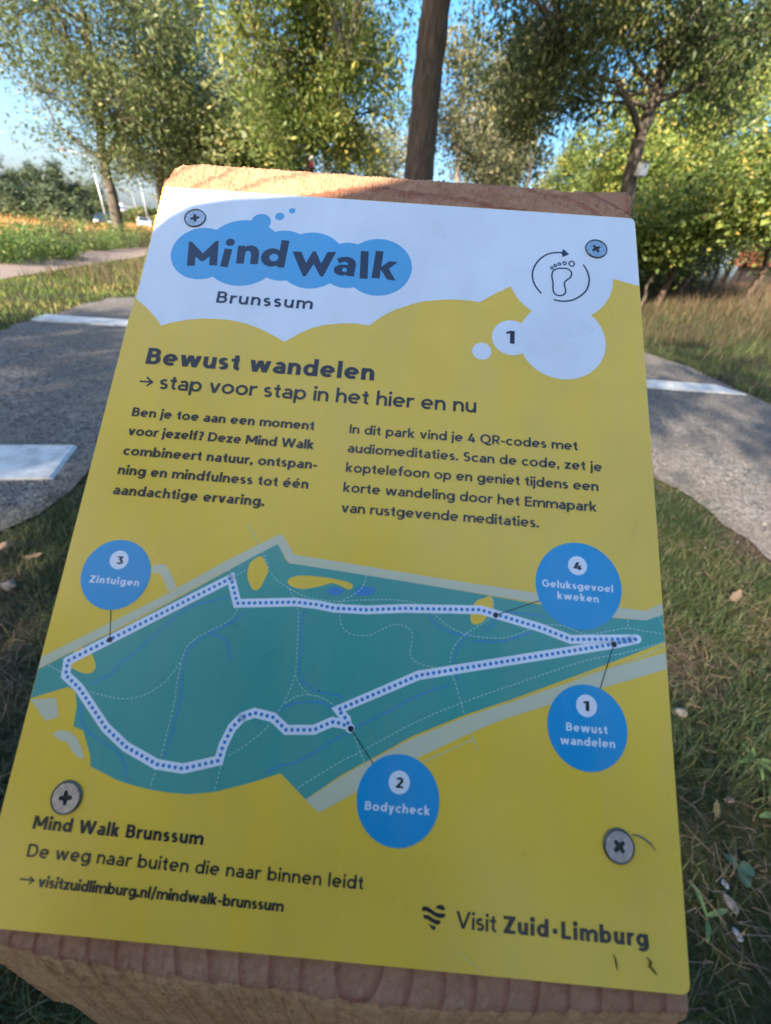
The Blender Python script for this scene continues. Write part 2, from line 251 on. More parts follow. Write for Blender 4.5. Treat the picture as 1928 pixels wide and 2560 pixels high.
def bark_mat(name, col, scale=1.0):
    m, nt, b = nodes_of(name)
    tc = N(nt, 'ShaderNodeTexCoord'); mp = N(nt, 'ShaderNodeMapping'); mp.inputs['Scale'].default_value = (14 * scale, 14 * scale, 2.2 * scale)
    nt.links.new(tc.outputs['Object'], mp.inputs[0])
    t = noise_tex(nt, 1.6, 8, 0.68, mp.outputs[0], 0.6)
    t2 = noise_tex(nt, 1.3, 3, 0.5, tc.outputs['Object'])
    r = ramp(nt, [(0.36, tuple(c * 0.32 for c in col)), (0.5, tuple(c * 0.9 for c in col)), (0.68, tuple(min(1, c * 1.7) for c in col))], t.outputs[0])
    mxn = N(nt, 'ShaderNodeMix', data_type='RGBA', blend_type='MIX')
    r2 = ramp(nt, [(0.5, (0, 0, 0)), (0.7, (0.5, 0.5, 0.5))], t2.outputs[0])
    nt.links.new(r2.outputs[0], mxn.inputs[0]); nt.links.new(r.outputs[0], mxn.inputs[6]); mxn.inputs[7].default_value = (col[0] * 0.8, col[1] * 1.1, col[2] * 0.7, 1)
    nt.links.new(mxn.outputs[2], b.inputs['Base Color'])
    b.inputs['Roughness'].default_value = 0.9
    bump(nt, b, t.outputs[0], 0.9, 0.02)
    return m

def print_mat(name, col, rough=0.3, dust=0.13):
    """printed aluminium plate: flat ink under a satin laminate with faint dust, specks and orange-peel relief"""
    m, nt, b = nodes_of(name)
    tc = N(nt, 'ShaderNodeTexCoord')
    fine = noise_tex(nt, 2400, 2, 0.5, tc.outputs['Object'])
    slow = noise_tex(nt, 22, 4, 0.6, tc.outputs['Object'])
    vor = N(nt, 'ShaderNodeTexVoronoi'); vor.inputs['Scale'].default_value = 95; nt.links.new(tc.outputs['Object'], vor.inputs['Vector'])
    spk = ramp(nt, [(0.018, (1, 1, 1)), (0.034, (0, 0, 0))], vor.outputs['Distance'])
    gate = noise_tex(nt, 37, 1, 0.5, tc.outputs['Object'])
    gr = ramp(nt, [(0.60, (0, 0, 0)), (0.64, (1, 1, 1))], gate.outputs[0])
    mm_ = N(nt, 'ShaderNodeMath', operation='MULTIPLY'); nt.links.new(spk.outputs[0], mm_.inputs[0]); nt.links.new(gr.outputs[0], mm_.inputs[1])
    base = ramp(nt, [(0.3, tuple(c * 0.93 for c in col)), (0.7, tuple(min(1, c * 1.04) for c in col))], slow.outputs[0])
    mx = N(nt, 'ShaderNodeMix', data_type='RGBA'); nt.links.new(mm_.outputs[0], mx.inputs[0]); nt.links.new(base.outputs[0], mx.inputs[6]); mx.inputs[7].default_value = (0.05, 0.04, 0.02, 1)
    # thin film of dust, run into faint streaks down the plate
    mpd = N(nt, 'ShaderNodeMapping'); mpd.inputs['Scale'].default_value = (1.0, 0.22, 1.0); nt.links.new(tc.outputs['Object'], mpd.inputs[0])
    dn = noise_tex(nt, 70, 6, 0.7, mpd.outputs[0], 0.4); dr = ramp(nt, [(0.42, (0.0,) * 3), (0.8, (dust,) * 3)], dn.outputs[0])
    dm_ = N(nt, 'ShaderNodeMix', data_type='RGBA'); nt.links.new(dr.outputs[0], dm_.inputs[0]); nt.links.new(mx.outputs[2], dm_.inputs[6]); dm_.inputs[7].default_value = (0.42, 0.38, 0.31, 1)
    nt.links.new(dm_.outputs[2], b.inputs['Base Color'])
    rr = ramp(nt, [(0.3, (rough * 0.85,) * 3), (0.75, (rough * 1.25,) * 3)], slow.outputs[0])
    nt.links.new(rr.outputs[0], b.inputs['Roughness'])
    b.inputs['IOR'].default_value = 1.5
    bump(nt, b, fine.outputs[0], 0.12, 0.00005)
    return m

# ------------------------------------------------------------------ lettering (geometric sans drawn with a broad pen)
def arc(cx, cy, rx, ry, a0, a1, n=None):
    n = n or max(6, int(abs(a1 - a0) / 14))
    return [(cx + rx * math.cos(math.radians(a0 + (a1 - a0) * i / n)), cy + ry * math.sin(math.radians(a0 + (a1 - a0) * i / n))) for i in range(n + 1)]

def glyph(ch, w):
    """returns (strokes, polygons, dots, width); strokes are (points, closed), pen is w wide and k*w high"""
    k = 1.0 - max(0.0, w - 0.09) * 2.6
    h, g = w / 2, w * k / 2
    S, Pg, D = [], [], []
    wx = w * 1.1
    def L(*p): S.append((list(p), False))
    def slant(x0, y0, x1, y1, q=None):
        q = q or wx
        Pg.append([(x0 - q / 2, y0), (x0 + q / 2, y0), (x1 + q / 2, y1), (x1 - q / 2, y1)])
    def bar(x0, x1, y): Pg.append([(x0, y - g), (x1, y - g), (x1, y + g), (x0, y + g)])
    def stem(x, y0, y1): Pg.append([(x - h, y0), (x + h, y0), (x + h, y1), (x - h, y1)])
    X, ASC, CAP = 0.5, 0.735, 0.70
    base = {'é': 'e', 'ó': 'o'}.get(ch, ch)
    if ch in 'éó': Pg.append([(0.20, 0.56), (0.20 + w * 0.9, 0.56), (0.33 + w * 0.7, 0.71), (0.31 - w * 0.1, 0.71)])
    ch = base
    if ch == 'o': S.append((arc(.275, .25, .275 - h, .258 - g, 0, 360, 28)[:-1], True)); W = .55
    elif ch == 'c': L(*arc(.27, .25, .27 - h, .258 - g, 46, 314)); W = .46
    elif ch == 'e':
        L(*arc(.268, .25, .268 - h, .258 - g, -2, 312)); bar(h, .536 - h, .245); W = .535
    elif ch in 'dbpqg':
        W = .53
        c = .265 if ch in 'dqg' else .265
        S.append((arc(.255 if ch in 'dqg' else .275, .25, .255 - h, .258 - g, 0, 360, 28)[:-1], True))
        if ch == 'd': stem(W - h, 0, ASC)
        if ch == 'b': stem(h, 0, ASC)
        if ch == 'p': stem(h, -.2, X)
        if ch == 'g':
            L((W - h, X), (W - h, .0), *arc(.27, .0, .26 - h, .205 - g, 0, -148))
    elif ch == 'a':
        W = .455
        L(*(arc(.245, .30, .21 - h, .208 - g, 148, 0) + [(W - h, 0)]))
        rb = .158 - g
        L((W - h, .153 + rb), *arc(.19, .153, .19 - h, rb, 90, 270), (W - h, .153 - rb))
    elif ch == 'n' or ch == 'h':
        W = .47; stem(h, 0, X if ch == 'n' else ASC)
        L(*(arc(.245, .285, .225 - h, .222 - g, 172, 0) + [(W - h, 0)]))
    elif ch == 'm':
        W = .77; stem(h, 0, X)
        L(*(arc(.215, .295, .2 - h + h * .3, .212 - g, 172, 0) + [(.415 - h * .7, 0)]))
        L(*(arc(.585, .295, .2 - h + h * .3, .212 - g, 172, 0) + [(.785 - h * .7 - .015, 0)]))
    elif ch == 'u':
        W = .47; stem(W - h, 0, X)
        L(*([(h, X)] + arc(.225, .215, .225 - h, .222 - g, 180, 352)))
    elif ch == 'r':
        W = .30; stem(h, 0, X)
        L(*arc(.25, .27, .25 - h, .236 - g, 175, 68))
    elif ch in 'il': W = w; stem(h, 0, X if ch == 'i' else ASC)
    elif ch == 'j':
        W = w; L((h, X), (h, -.06), *arc(h - .12, -.07, .12, .13 - g, 0, -80))
    elif ch == 't':
        W = .31; x = .10 + h
        L((x, .645), (x, .15), *arc(x + .125, .14, .125, .145 - g, 180, 275)); bar(0, .29, X - g)
    elif ch == 'f':
        W = .31; x = .085 + h
        L((x, 0), (x, .57), *arc(x + .125, .585, .125, .155 - g, 180, 78)); bar(0, .28, X - g)
    elif ch in 'sS':
        T, W = (.508, .375) if ch == 's' else (.71, .48)
        m_ = T * .5; ra = (T - g - m_) / 2; rb = (m_ - (-.008 + g)) / 2; rx = W / 2 - h
        L(*(arc(W / 2 - .005, m_ + ra, rx * .92, ra, 38, 270) [:-1] + arc(W / 2, m_ - rb, rx, rb, 90, -146)))
    elif ch in 'vy':
        W = .49; slant(wx / 2, X, .245, 0); 
        if ch == 'v': slant(W - wx / 2, X, .245, 0)
        else: slant(W - wx / 2, X, .245 - (.245 - wx / 2) * .4, -.2)
    elif ch in 'wW':
        T, W = (X, .77) if ch == 'w' else (CAP, .98)
        q = wx * .96
        a, b_, c_ = W * .275, W * .5, W * .725
        slant(q / 2, T, a, 0, q); slant(b_, T, a, 0, q); slant(b_, T, c_, 0, q); slant(W - q / 2, T, c_, 0, q)
    elif ch == 'k':
        W = .47; stem(h, 0, ASC); slant(W - wx * .6, 0, h + .10, .29, wx * 1.15); slant(h + .06, .20, W - wx * .7, X, wx * 1.15)
    elif ch in 'zZ':
        T, W = (X, .41) if ch == 'z' else (CAP, .53)
        bar(0.0, W, T - g); bar(0, W, g); slant(wx * .62, g, W - wx * .62, T - g, wx * 1.2)
    elif ch == 'x': W = .46; slant(wx / 2, 0, W - wx / 2, X); slant(wx / 2, X, W - wx / 2, 0)
    elif ch == 'M':
        W = .79; stem(h, 0, CAP); stem(W - h, 0, CAP); slant(h * 1.1, CAP, W / 2, .16, wx * 1.1); slant(W - h * 1.1, CAP, W / 2, .16, wx * 1.1)
    elif ch == 'B':
        W = .52; stem(h, 0, CAP); m_ = .37
        L((h, CAP - g), *arc(.27, (CAP - g + m_) / 2, .215 - h, (CAP - g - m_) / 2, 90, -90), (h, m_))
        L((h, m_), *arc(.28, (g + m_) / 2, .24 - h, (m_ - g) / 2, 90, -90), (h, g))
    elif ch == 'D':
        W = .62; stem(h, 0, CAP)
        L((h, CAP - g), *arc(.27, CAP / 2, .35 - h, CAP / 2 - g, 90, -90), (h, g))
    elif ch == 'R':
        W = .52; stem(h, 0, CAP); m_ = .30
        L((h, CAP - g), *arc(.28, (CAP - g + m_) / 2, .225 - h, (CAP - g - m_) / 2, 90, -90), (h, m_)); slant(.25, m_, W - wx / 2, 0)
    elif ch == 'I': W = w; stem(h, 0, CAP)
    elif ch == 'L': W = .43; stem(h, 0, CAP); bar(0, W, g)
    elif ch == 'E': W = .46; stem(h, 0, CAP); bar(0, W, g); bar(0, W, CAP - g); bar(0, W * .92, .36)
    elif ch == 'V': W = .66; slant(wx / 2, CAP, W / 2, 0); slant(W - wx / 2, CAP, W / 2, 0)
    elif ch == 'Q': 
        W = .74; S.append((arc(.36, .35, .36 - h, .36 - g, 0, 360, 32)[:-1], True)); L((.36, -.0), (.46, -.07), (.60, -.075), (.75, -.03))
    elif ch == 'G':
        W = .68; L(*(arc(.355, .35, .355 - h, .36 - g, 48, 360) ), (.40, .35))
    elif ch == '1': W = .27; stem(W - h, 0, CAP); Pg.append([(0, .50), (W - w * .5, .60), (W - w * .5, CAP), (W - w * .9, CAP), (0, .62)])
    elif ch == '2':
        W = .44; bar(0, W, g); L(*(arc(.215, .485, .205 - h * .9, .22 - g, 165, -28) + [(.02 + h, g * 1.2)]))
    elif ch == '3':
        W = .45; bar(.03, .40, CAP - g); slant(.38 - h, CAP - g, .22, .40, wx); L(*arc(.215, .215, .225 - h, .22 - g, 100, -150))
    elif ch == '4':
        W = .50; bar(0, W, .17); stem(.36, 0, .42); slant(wx * .6, .17, .28, CAP, wx * 1.05)
    elif ch == '.': W = w * 1.15; D.append((W / 2, W / 2, W / 2 * 1.12))
    elif ch == ',': W = w * 1.15; D.append((W / 2, W / 2, W / 2 * 1.1)); Pg.append([(W * .35, .02), (W, W * .5), (W * .62, -.12), (W * .1, -.12)])
    elif ch == '-': W = .26; bar(0.0, W, .255)
    elif ch == '·': W = .26; D.append((W / 2, .29, .13))
    elif ch == '/': W = .34; slant(wx / 2, -.08, W - wx / 2, .76, wx * .9)
    elif ch == '?':
        W = .38; L(*(arc(.185, .51, .185 - h, .2 - g, 160, -60) + [(.19, .33), (.19, .2)])); D.append((.19, w * .55, w * .62))
    elif ch == ' ': W = .20
    else: W = .4
    if ch in 'ij': D.append((h, .655, w * .64))
    return S, Pg, D, W

def pen(pts, closed, w, k, out):
    """broad-pen ribbon: polygon strip round a polyline; k flattens the pen vertically"""
    n = len(pts); q = [(x, y / k) for x, y in pts]
    Lf, Rt = [], []
    for i in range(n):
        a = q[(i - 1) % n] if (closed or i > 0) else None
        b = q[(i + 1) % n] if (closed or i < n - 1) else None
        p = q[i]
        def nrm(s, e):
            dx, dy = e[0] - s[0], e[1] - s[1]; l = math.hypot(dx, dy) or 1
            return (-dy / l, dx / l)
        ns = [nrm(a, p)] if a else []
        if b: ns.append(nrm(p, b))
        nx, ny = sum(v[0] for v in ns) / len(ns), sum(v[1] for v in ns) / len(ns)
        l2 = max(nx * nx + ny * ny, 0.35)
        nx, ny = nx / l2 * w / 2, ny / l2 * w / 2
        Lf.append((p[0] + nx, (p[1] + ny) * k)); Rt.append((p[0] - nx, (p[1] - ny) * k))
    m = n if closed else n - 1
    for i in range(m):
        j = (i + 1) % n
        out.append([Rt[i], Rt[j], Lf[j], Lf[i]])

class Ink:
    """collects flat printed shapes on the plate; every stroke lies a few microns over the last so nothing coincides"""
    def __init__(self, z): self.z = z; self.v = []; self.f = []; self.n = 0
    def layer(self, polys):
        z = self.z + (self.n % 12) * 0.7e-6; self.n += 1
        for p in polys:
            s = len(self.v)
            area = sum(p[i][0] * p[(i + 1) % len(p)][1] - p[(i + 1) % len(p)][0] * p[i][1] for i in range(len(p)))
            if area < 0: p = p[::-1]
            self.v += [(x * 1e-3, y * 1e-3, z) for x, y in p]
            self.f.append(tuple(range(s, s + len(p))))
    def poly(self, pts): self.layer([[(x, -y) for x, y in pts]])
    def circle(self, c, n=48): self.layer([[(c[0] + c[2] * math.cos(2 * math.pi * i / n), -c[1] + c[2] * math.sin(2 * math.pi * i / n)) for i in range(n)]])
    def line(self, pts, w, closed=False, caps=False):
        out = []; pen([(x, -y) for x, y in pts], closed, w, 1.0, out); self.layer(out)
        if caps:
            for p in (pts[0], pts[-1]): self.circle((p[0], p[1], w / 2 * 0.99), 20)
    def text(self, s, w, p0, p1, cap):
        sc = cap / 0.70
        gap = max(0.040, 0.095 - w * 0.25)
        lay = []; x = 0
        for i, ch in enumerate(s):
            S, Pg, D, W = glyph(ch, w)
            lay.append((x, S, Pg, D)); x += W + gap
        total = x - gap
        sx = (p1[0] - p0[0]) / (total * sc)
        if len(s) > 1 and sx > 1.07:          # open the letter spacing rather than widen the letters
            extra = ((p1[0] - p0[0]) / (1.07 * sc) - total) / (len(s) - 1)
            lay = [(gx + i * extra, S, Pg, D) for i, (gx, S, Pg, D) in enumerate(lay)]
            total += extra * (len(s) - 1); sx = 1.07
        self.fit = sx
        k = 1.0 - max(0.0, w - 0.09) * 2.6
        # spread the misfit over spacing and width
        tr = lambda gx, px, py: (p0[0] + (gx + px) * sc * sx, -(p0[1] + (p1[1] - p0[1]) * (gx / total)) + py * sc)
        for gx, S, Pg, D in lay:
            for pts, cl in S:
                out = []; pen(pts, cl, w, k, out); self.layer([[tr(gx, *q) for q in o] for o in out])
            for pg in Pg: self.layer([[tr(gx, *q) for q in pg]])
            for (dx, dy, dr) in D: self.layer([[tr(gx, dx + dr * math.cos(2 * math.pi * i / 18), dy + dr * math.sin(2 * math.pi * i / 18)) for i in range(18)]])
    def build(self, name, mat, parent, label=None):
        o = mesh_obj(name, self.v, self.f, mat, parent)
        if label: o['label'] = label
        return o
def subdiv_line(pts, n=6):
    """smooth a polyline (Catmull-Rom)"""
    out = []
    P = [pts[0]] + list(pts) + [pts[-1]]
    for i in range(1, len(P) - 2):
        p0, p1, p2, p3 = P[i - 1], P[i], P[i + 1], P[i + 2]
        for j in range(n):
            t = j / n
            out.append(tuple(0.5 * ((2 * p1[a]) + (-p0[a] + p2[a]) * t + (2 * p0[a] - 5 * p1[a] + 4 * p2[a] - p3[a]) * t * t + (-p0[a] + 3 * p1[a] - 3 * p2[a] + p3[a]) * t ** 3) for a in (0, 1)))
    out.append(tuple(pts[-1])); return out
def dashes(pts, on, off):
    segs = []; acc = 0; cur = [pts[0]]; drawing = True
    for a, b in zip(pts, pts[1:]):
        l = math.hypot(b[0] - a[0], b[1] - a[1]); pos = 0
        while l - pos > 1e-9:
            need = (on if drawing else off) - acc
            st = min(need, l - pos); pos += st; acc += st
            p = (a[0] + (b[0] - a[0]) * pos / l, a[1] + (b[1] - a[1]) * pos / l)
            if drawing: cur.append(p)
            if acc >= (on if drawing else off) - 1e-9:
                if drawing and len(cur) > 1: segs.append(cur)
                drawing = not drawing; acc = 0; cur = [p]
    if drawing and len(cur) > 1: segs.append(cur)
    return segs

# ------------------------------------------------------------------ ground, gravel, paths
def bank(x, y):
    s = np.clip((x - 5.2) / 6.0, 0, 1); s = s * s * (3 - 2 * s)
    t = np.clip((y + 6) / 6.0, 0, 1)
    return 0.85 * s * t
def ground_z(x, y):
    return bank(np.asarray(x, dtype=float), np.asarray(y, dtype=float))

def ground_material():
    m, nt, b = nodes_of('soil and short grass')
    tc = N(nt, 'ShaderNodeTexCoord')
    a = noise_tex(nt, 0.9, 5, 0.6, tc.outputs['Object']); c = noise_tex(nt, 60, 6, 0.7, tc.outputs['Object']); f = noise_tex(nt, 0.05, 4, 0.6, tc.outputs['Object'])
    g = ramp(nt, [(0.3, (0.016, 0.024, 0.008)), (0.5, (0.036, 0.038, 0.014)), (0.68, (0.07, 0.054, 0.03))], c.outputs[0])
    s = ramp(nt, [(0.3, (0.028, 0.021, 0.016)), (0.7, (0.062, 0.047, 0.036))], c.outputs[0])
    k = ramp(nt, [(0.48, (0, 0, 0)), (0.62, (1, 1, 1))], a.outputs[0])
    mx = N(nt, 'ShaderNodeMix', data_type='RGBA'); nt.links.new(k.outputs[0], mx.inputs[0]); nt.links.new(g.outputs[0], mx.inputs[6]); nt.links.new(s.outputs[0], mx.inputs[7])
    nt.links.new(mx.outputs[2], b.inputs['Base Color']); b.inputs['Roughness'].default_value = 1.0; b.inputs['Specular IOR Level'].default_value = 0.1
    bump(nt, b, c.outputs[0], 0.8, 0.02)
    return m

def gravel_material(name, dark, light, warm, scale=150):
    m, nt, b = nodes_of(name)
    tc = N(nt, 'ShaderNodeTexCoord')
    v = N(nt, 'ShaderNodeTexVoronoi'); v.inputs['Scale'].default_value = scale; v.inputs['Randomness'].default_value = 1; nt.links.new(tc.outputs['Object'], v.inputs['Vector'])
    v2 = N(nt, 'ShaderNodeTexVoronoi'); v2.inputs['Scale'].default_value = scale * 0.37; nt.links.new(tc.outputs['Object'], v2.inputs['Vector'])
    n = noise_tex(nt, 1.7, 5, 0.6, tc.outputs['Object'])
    sep = N(nt, 'ShaderNodeSeparateColor'); nt.links.new(v.outputs['Color'], sep.inputs[0])
    sep2 = N(nt, 'ShaderNodeSeparateColor'); nt.links.new(v2.outputs['Color'], sep2.inputs[0])
    av = N(nt, 'ShaderNodeMath', operation='MULTIPLY_ADD'); nt.links.new(sep2.outputs[0], av.inputs[0]); av.inputs[1].default_value = 0.35
    sc = N(nt, 'ShaderNodeMath', operation='MULTIPLY'); nt.links.new(sep.outputs[0], sc.inputs[0]); sc.inputs[1].default_value = 0.65
    nt.links.new(sc.outputs[0], av.inputs[2])
    r = ramp(nt, [(0.15, dark), (0.5, tuple((p + q) / 2 for p, q in zip(dark, light))), (0.9, light)], av.outputs[0])
    k = ramp(nt, [(0.4, (0, 0, 0)), (0.7, (0.7, 0.7, 0.7))], n.outputs[0])
    mx = N(nt, 'ShaderNodeMix', data_type='RGBA'); nt.links.new(k.outputs[0], mx.inputs[0]); nt.links.new(r.outputs[0], mx.inputs[6]); mx.inputs[7].default_value = (*warm, 1)
    nt.links.new(mx.outputs[2], b.inputs['Base Color']); b.inputs['Roughness'].default_value = 0.9; b.inputs['Specular IOR Level'].default_value = 0.25
    inv = N(nt, 'ShaderNodeMath', operation='SUBTRACT'); inv.inputs[0].default_value = 1; nt.links.new(v.outputs['Distance'], inv.inputs[1])
    bump(nt, b, inv.outputs[0], 0.9, 0.006)
    return m

M_GROUND = ground_material()
M_GRAVEL = gravel_material('dark crushed gravel', (0.030, 0.029, 0.030), (0.22, 0.20, 0.18), (0.12, 0.10, 0.082), 85)
M_ASPH = gravel_material('pinkish asphalt', (0.16, 0.125, 0.11), (0.30, 0.24, 0.21), (0.25, 0.19, 0.165), 220)
M_ROAD = gravel_material('grey road asphalt', (0.05, 0.05, 0.05), (0.09, 0.09, 0.09), (0.07, 0.07, 0.07), 120)

# ground sheet: dense near, reaching the horizon
gx = np.concatenate([-np.geomspace(900, 13, 14), np.linspace(-12, 16, 113), np.geomspace(17, 900, 14)])
gy = np.concatenate([-np.geomspace(900, 13, 14), np.linspace(-12, 30, 121), np.geomspace(31, 1500, 16)])
XX, YY = np.meshgrid(gx, gy)
ZZ = ground_z(XX, YY)
co = np.stack([XX.ravel(), YY.ravel(), ZZ.ravel()], 1)
nx_, ny_ = len(gx), len(gy)
ii = (np.arange(ny_ - 1)[:, None] * nx_ + np.arange(nx_ - 1)[None, :]).ravel()
fc = np.stack([ii, ii + 1, ii + nx_ + 1, ii + nx_], 1)
g_o = np_mesh('ground', co, fc, M_GROUND, smooth=True)
tag(g_o, kind='structure')

def wobble(pts, step=0.12, amp=0.06, seed=0.0, closed=True):
    out = []
    n = len(pts)
    for i in range(n if closed else n - 1):
        a, b = Vector(pts[i]), Vector(pts[(i + 1) % n])
        m = max(1, int((b - a).length / step))
        for j in range(m):
            p = a.lerp(b, j / m)
            out.append((p.x + amp * (mnoise.noise(Vector((p.x * 2.3, p.y * 2.3, seed)))) + amp * .5 * mnoise.noise(Vector((p.x * 9, p.y * 9, seed + 3))),
                        p.y + amp * (mnoise.noise(Vector((p.x * 2.3, p.y * 2.3, seed + 9)))) + amp * .5 * mnoise.noise(Vector((p.x * 9, p.y * 9, seed + 5)))))
    return out
GRAVEL_L = wobble([(-1.75, -7), (-1.72, 1.25), (-1.66, 1.75), (-1.62, 3.0), (-1.0, 4.0), (0.9, 4.0), (1.62, 3.2), (1.90, 2.5), (2.02, 2.0), (2.06, 1.6), (2.2, -7), (5.0, -7), (4.85, 3.5), (4.66, 5.0), (4.70, 6.6), (4.35, 8.2), (2.5, 9.2), (-4.6, 8.6), (-5.3, 7.4), (-5.0, 6.0), (-4.55, 4.3), (-4.1, 2.0), (-4.1, -7)], seed=1.5, amp=0.10)
def sheet(name, poly, z, mat):
    from mathutils.geometry import tessellate_polygon
    vs = [Vector((x, y, z)) for x, y in poly]
    tri = tessellate_polygon([vs])
    o = mesh_obj(name, vs, [t for t in tri], mat)
    me = o.data
    bm = bmesh.new(); bm.from_mesh(me); bmesh.ops.recalc_face_normals(bm, faces=bm.faces)
    if sum(f.normal.z for f in bm.faces) < 0: bmesh.ops.reverse_faces(bm, faces=bm.faces)
    bm.to_mesh(me); bm.free()
    return o
gr_o = sheet('gravel_path', GRAVEL_L, 0.012, M_GRAVEL); tag(gr_o, kind='structure')
CYCLE = wobble([(-6.9, 6.0), (-7.9, 8.15), (-10.6, 17.5), (-16.5, 38), (-24, 60), (-27.0, 60), (-19.5, 38), (-14.2, 23.5), (-11.6, 14.0), (-9.95, 10.4), (-7.2, 2.2), (-5.4, -4), (-4.6, -7), (-4.15, -7), (-4.15, -3)], step=0.4, amp=0.05, seed=4.2)
CYCLE = wobble([(-3.9, -3.0), (-7.9, 8.15), (-10.6, 17.5), (-16.5, 38), (-24, 62), (-27.2, 62), (-19.5, 38), (-14.2, 23.5), (-11.6, 14.0), (-9.95, 10.4), (-7.3, 1.0), (-6.0, -4.0)], step=0.4, amp=0.07, seed=4.2)
# keep the cycle path clear of the gravel
CYCLE = [(x if x < -5.6 or y > 4 else min(x, -5.6), y) for x, y in CYCLE]
cy_o = sheet('cycle_path', CYCLE, 0.016, M_ASPH); tag(cy_o, kind='structure')
road_o = sheet('road', [(-48, 40), (-40, 56), (-128, 210), (-300, 560), (-330, 560), (-148, 214), (-54, 60), (-60, 44)], 0.02, M_ROAD); tag(road_o, kind='structure')
M_FIELD = simple_mat('dry orange field grass', (0.42, 0.20, 0.075), 0.95, 0, 0.35, 3.0, 0.5, 0.1, 0.1)
f_o = sheet('dry_field', [(-19, 20), (-30, 47), (-52, 96), (-80, 140), (-140, 230), (-330, 400), (-420, 120), (-120, 40), (-50, 18), (-30, 14)], 0.05, M_FIELD); tag(f_o, kind='structure')

def inside(poly, x, y):
    """even-odd test, vectorised"""
    x = np.asarray(x); y = np.asarray(y); r = np.zeros(x.shape, bool)
    n = len(poly)
    for i in range(n):
        x0, y0 = poly[i]; x1, y1 = poly[(i + 1) % n]
        if y0 == y1: continue
        c = ((y0 > y) != (y1 > y)) & (x < (x1 - x0) * (y - y0) / (y1 - y0) + x0)
        r ^= c
    return r

# concrete kerb slabs across the gravel
M_CONC = simple_mat('pale concrete', (0.44, 0.44, 0.43), 0.9, 0, 0.28, 14, 0.5, 0.005, 0.3)
def slab(label, pts, z0, z1, n=1):
    """a cast slab with a chamfered rim, from its four ground corners"""
    root = None
    mb = MB()
    c = Vector((sum(p[0] for p in pts) / 4, sum(p[1] for p in pts) / 4, 0))
    P = [Vector((p[0], p[1], 0)) for p in pts]
    def ring(ins, z): return [(p + (c - p).normalized() * ins * 1.3 - c) + Vector((0, 0, z)) for p in P]
    r0, r1, r2 = ring(0, z0), ring(0, z1 - 0.012), ring(0.012, z1)
    mb.add(r0 + r1 + r2, [(0, 1, 5, 4), (1, 2, 6, 5), (2, 3, 7, 6), (3, 0, 4, 7), (4, 5, 9, 8), (5, 6, 10, 9), (6, 7, 11, 10), (7, 4, 8, 11), (8, 9, 10, 11)])
    o = mb.build('concrete_slab', M_CONC); o.location = c
    bm = bmesh.new(); bm.from_mesh(o.data); bmesh.ops.recalc_face_normals(bm, faces=bm.faces); bm.to_mesh(o.data); bm.free()
    return tag(o, label, 'concrete slab', 'concrete slabs across the gravel path')
slab('pale concrete slab nearest the post, set in the gravel on the left with pitted face', [(-1.80, 1.68), (-1.94, 2.06), (-3.9, 1.58), (-3.75, 1.20)], -0.05, 0.026)
slab('thin pale concrete slab far across the gravel on the left, ending at the grass verge', [(-3.0, 5.52), (-3.0, 5.92), (-4.92, 5.52), (-4.80, 5.14)], -0.05, 0.03)
slab('worn pale concrete slab far across the gravel on the right, dusted with grit', [(2.2, 4.98), (4.55, 5.28), (4.40, 5.66), (2.2, 5.40)], -0.05, 0.026)

# ------------------------------------------------------------------ the sign post
BASE = Vector((0.03, 0.10, 0))
sign = empty('sign_post', BASE, 0, 'square wooden post with a slanted top carrying a yellow and white trail map plate', 'signpost')
PF = Matrix(((PLATE_RIGHT[0], PLATE_UP[0], PLATE_OUT[0], PLATE_TL[0]), (PLATE_RIGHT[1], PLATE_UP[1], PLATE_OUT[1], PLATE_TL[1]), (PLATE_RIGHT[2], PLATE_UP[2], PLATE_OUT[2], PLATE_TL[2]), (0, 0, 0, 1)))
# tidy the frame
_x = Vector(PLATE_RIGHT).normalized(); _z = Vector(PLATE_OUT); _z = (_z - _x * _z.dot(_x)).normalized(); _y = _z.cross(_x)
PF = Matrix(((_x.x, _y.x, _z.x, PLATE_TL[0]), (_x.y, _y.y, _z.y, PLATE_TL[1]), (_x.z, _y.z, _z.z, PLATE_TL[2]), (0, 0, 0, 1)))
REL = sign.matrix_world.copy(); REL = Matrix.Translation(-BASE) @ PF
TH = 0.003
camL = PF.inverted() @ Vector((0, 0, CAM_H))
def drop(p, z):
    """photo point on the print plane (mm) carried along its sight line to depth z below the plane"""
    P = Vector((p[0] * 1e-3, -p[1] * 1e-3, 0)); dv = P - camL
    return P + dv * (-z / dv.z) if False else camL + dv * ((camL.z - z) / camL.z)
axis = (PF.to_3x3().inverted() @ Vector(POST_AXIS)).normalized()

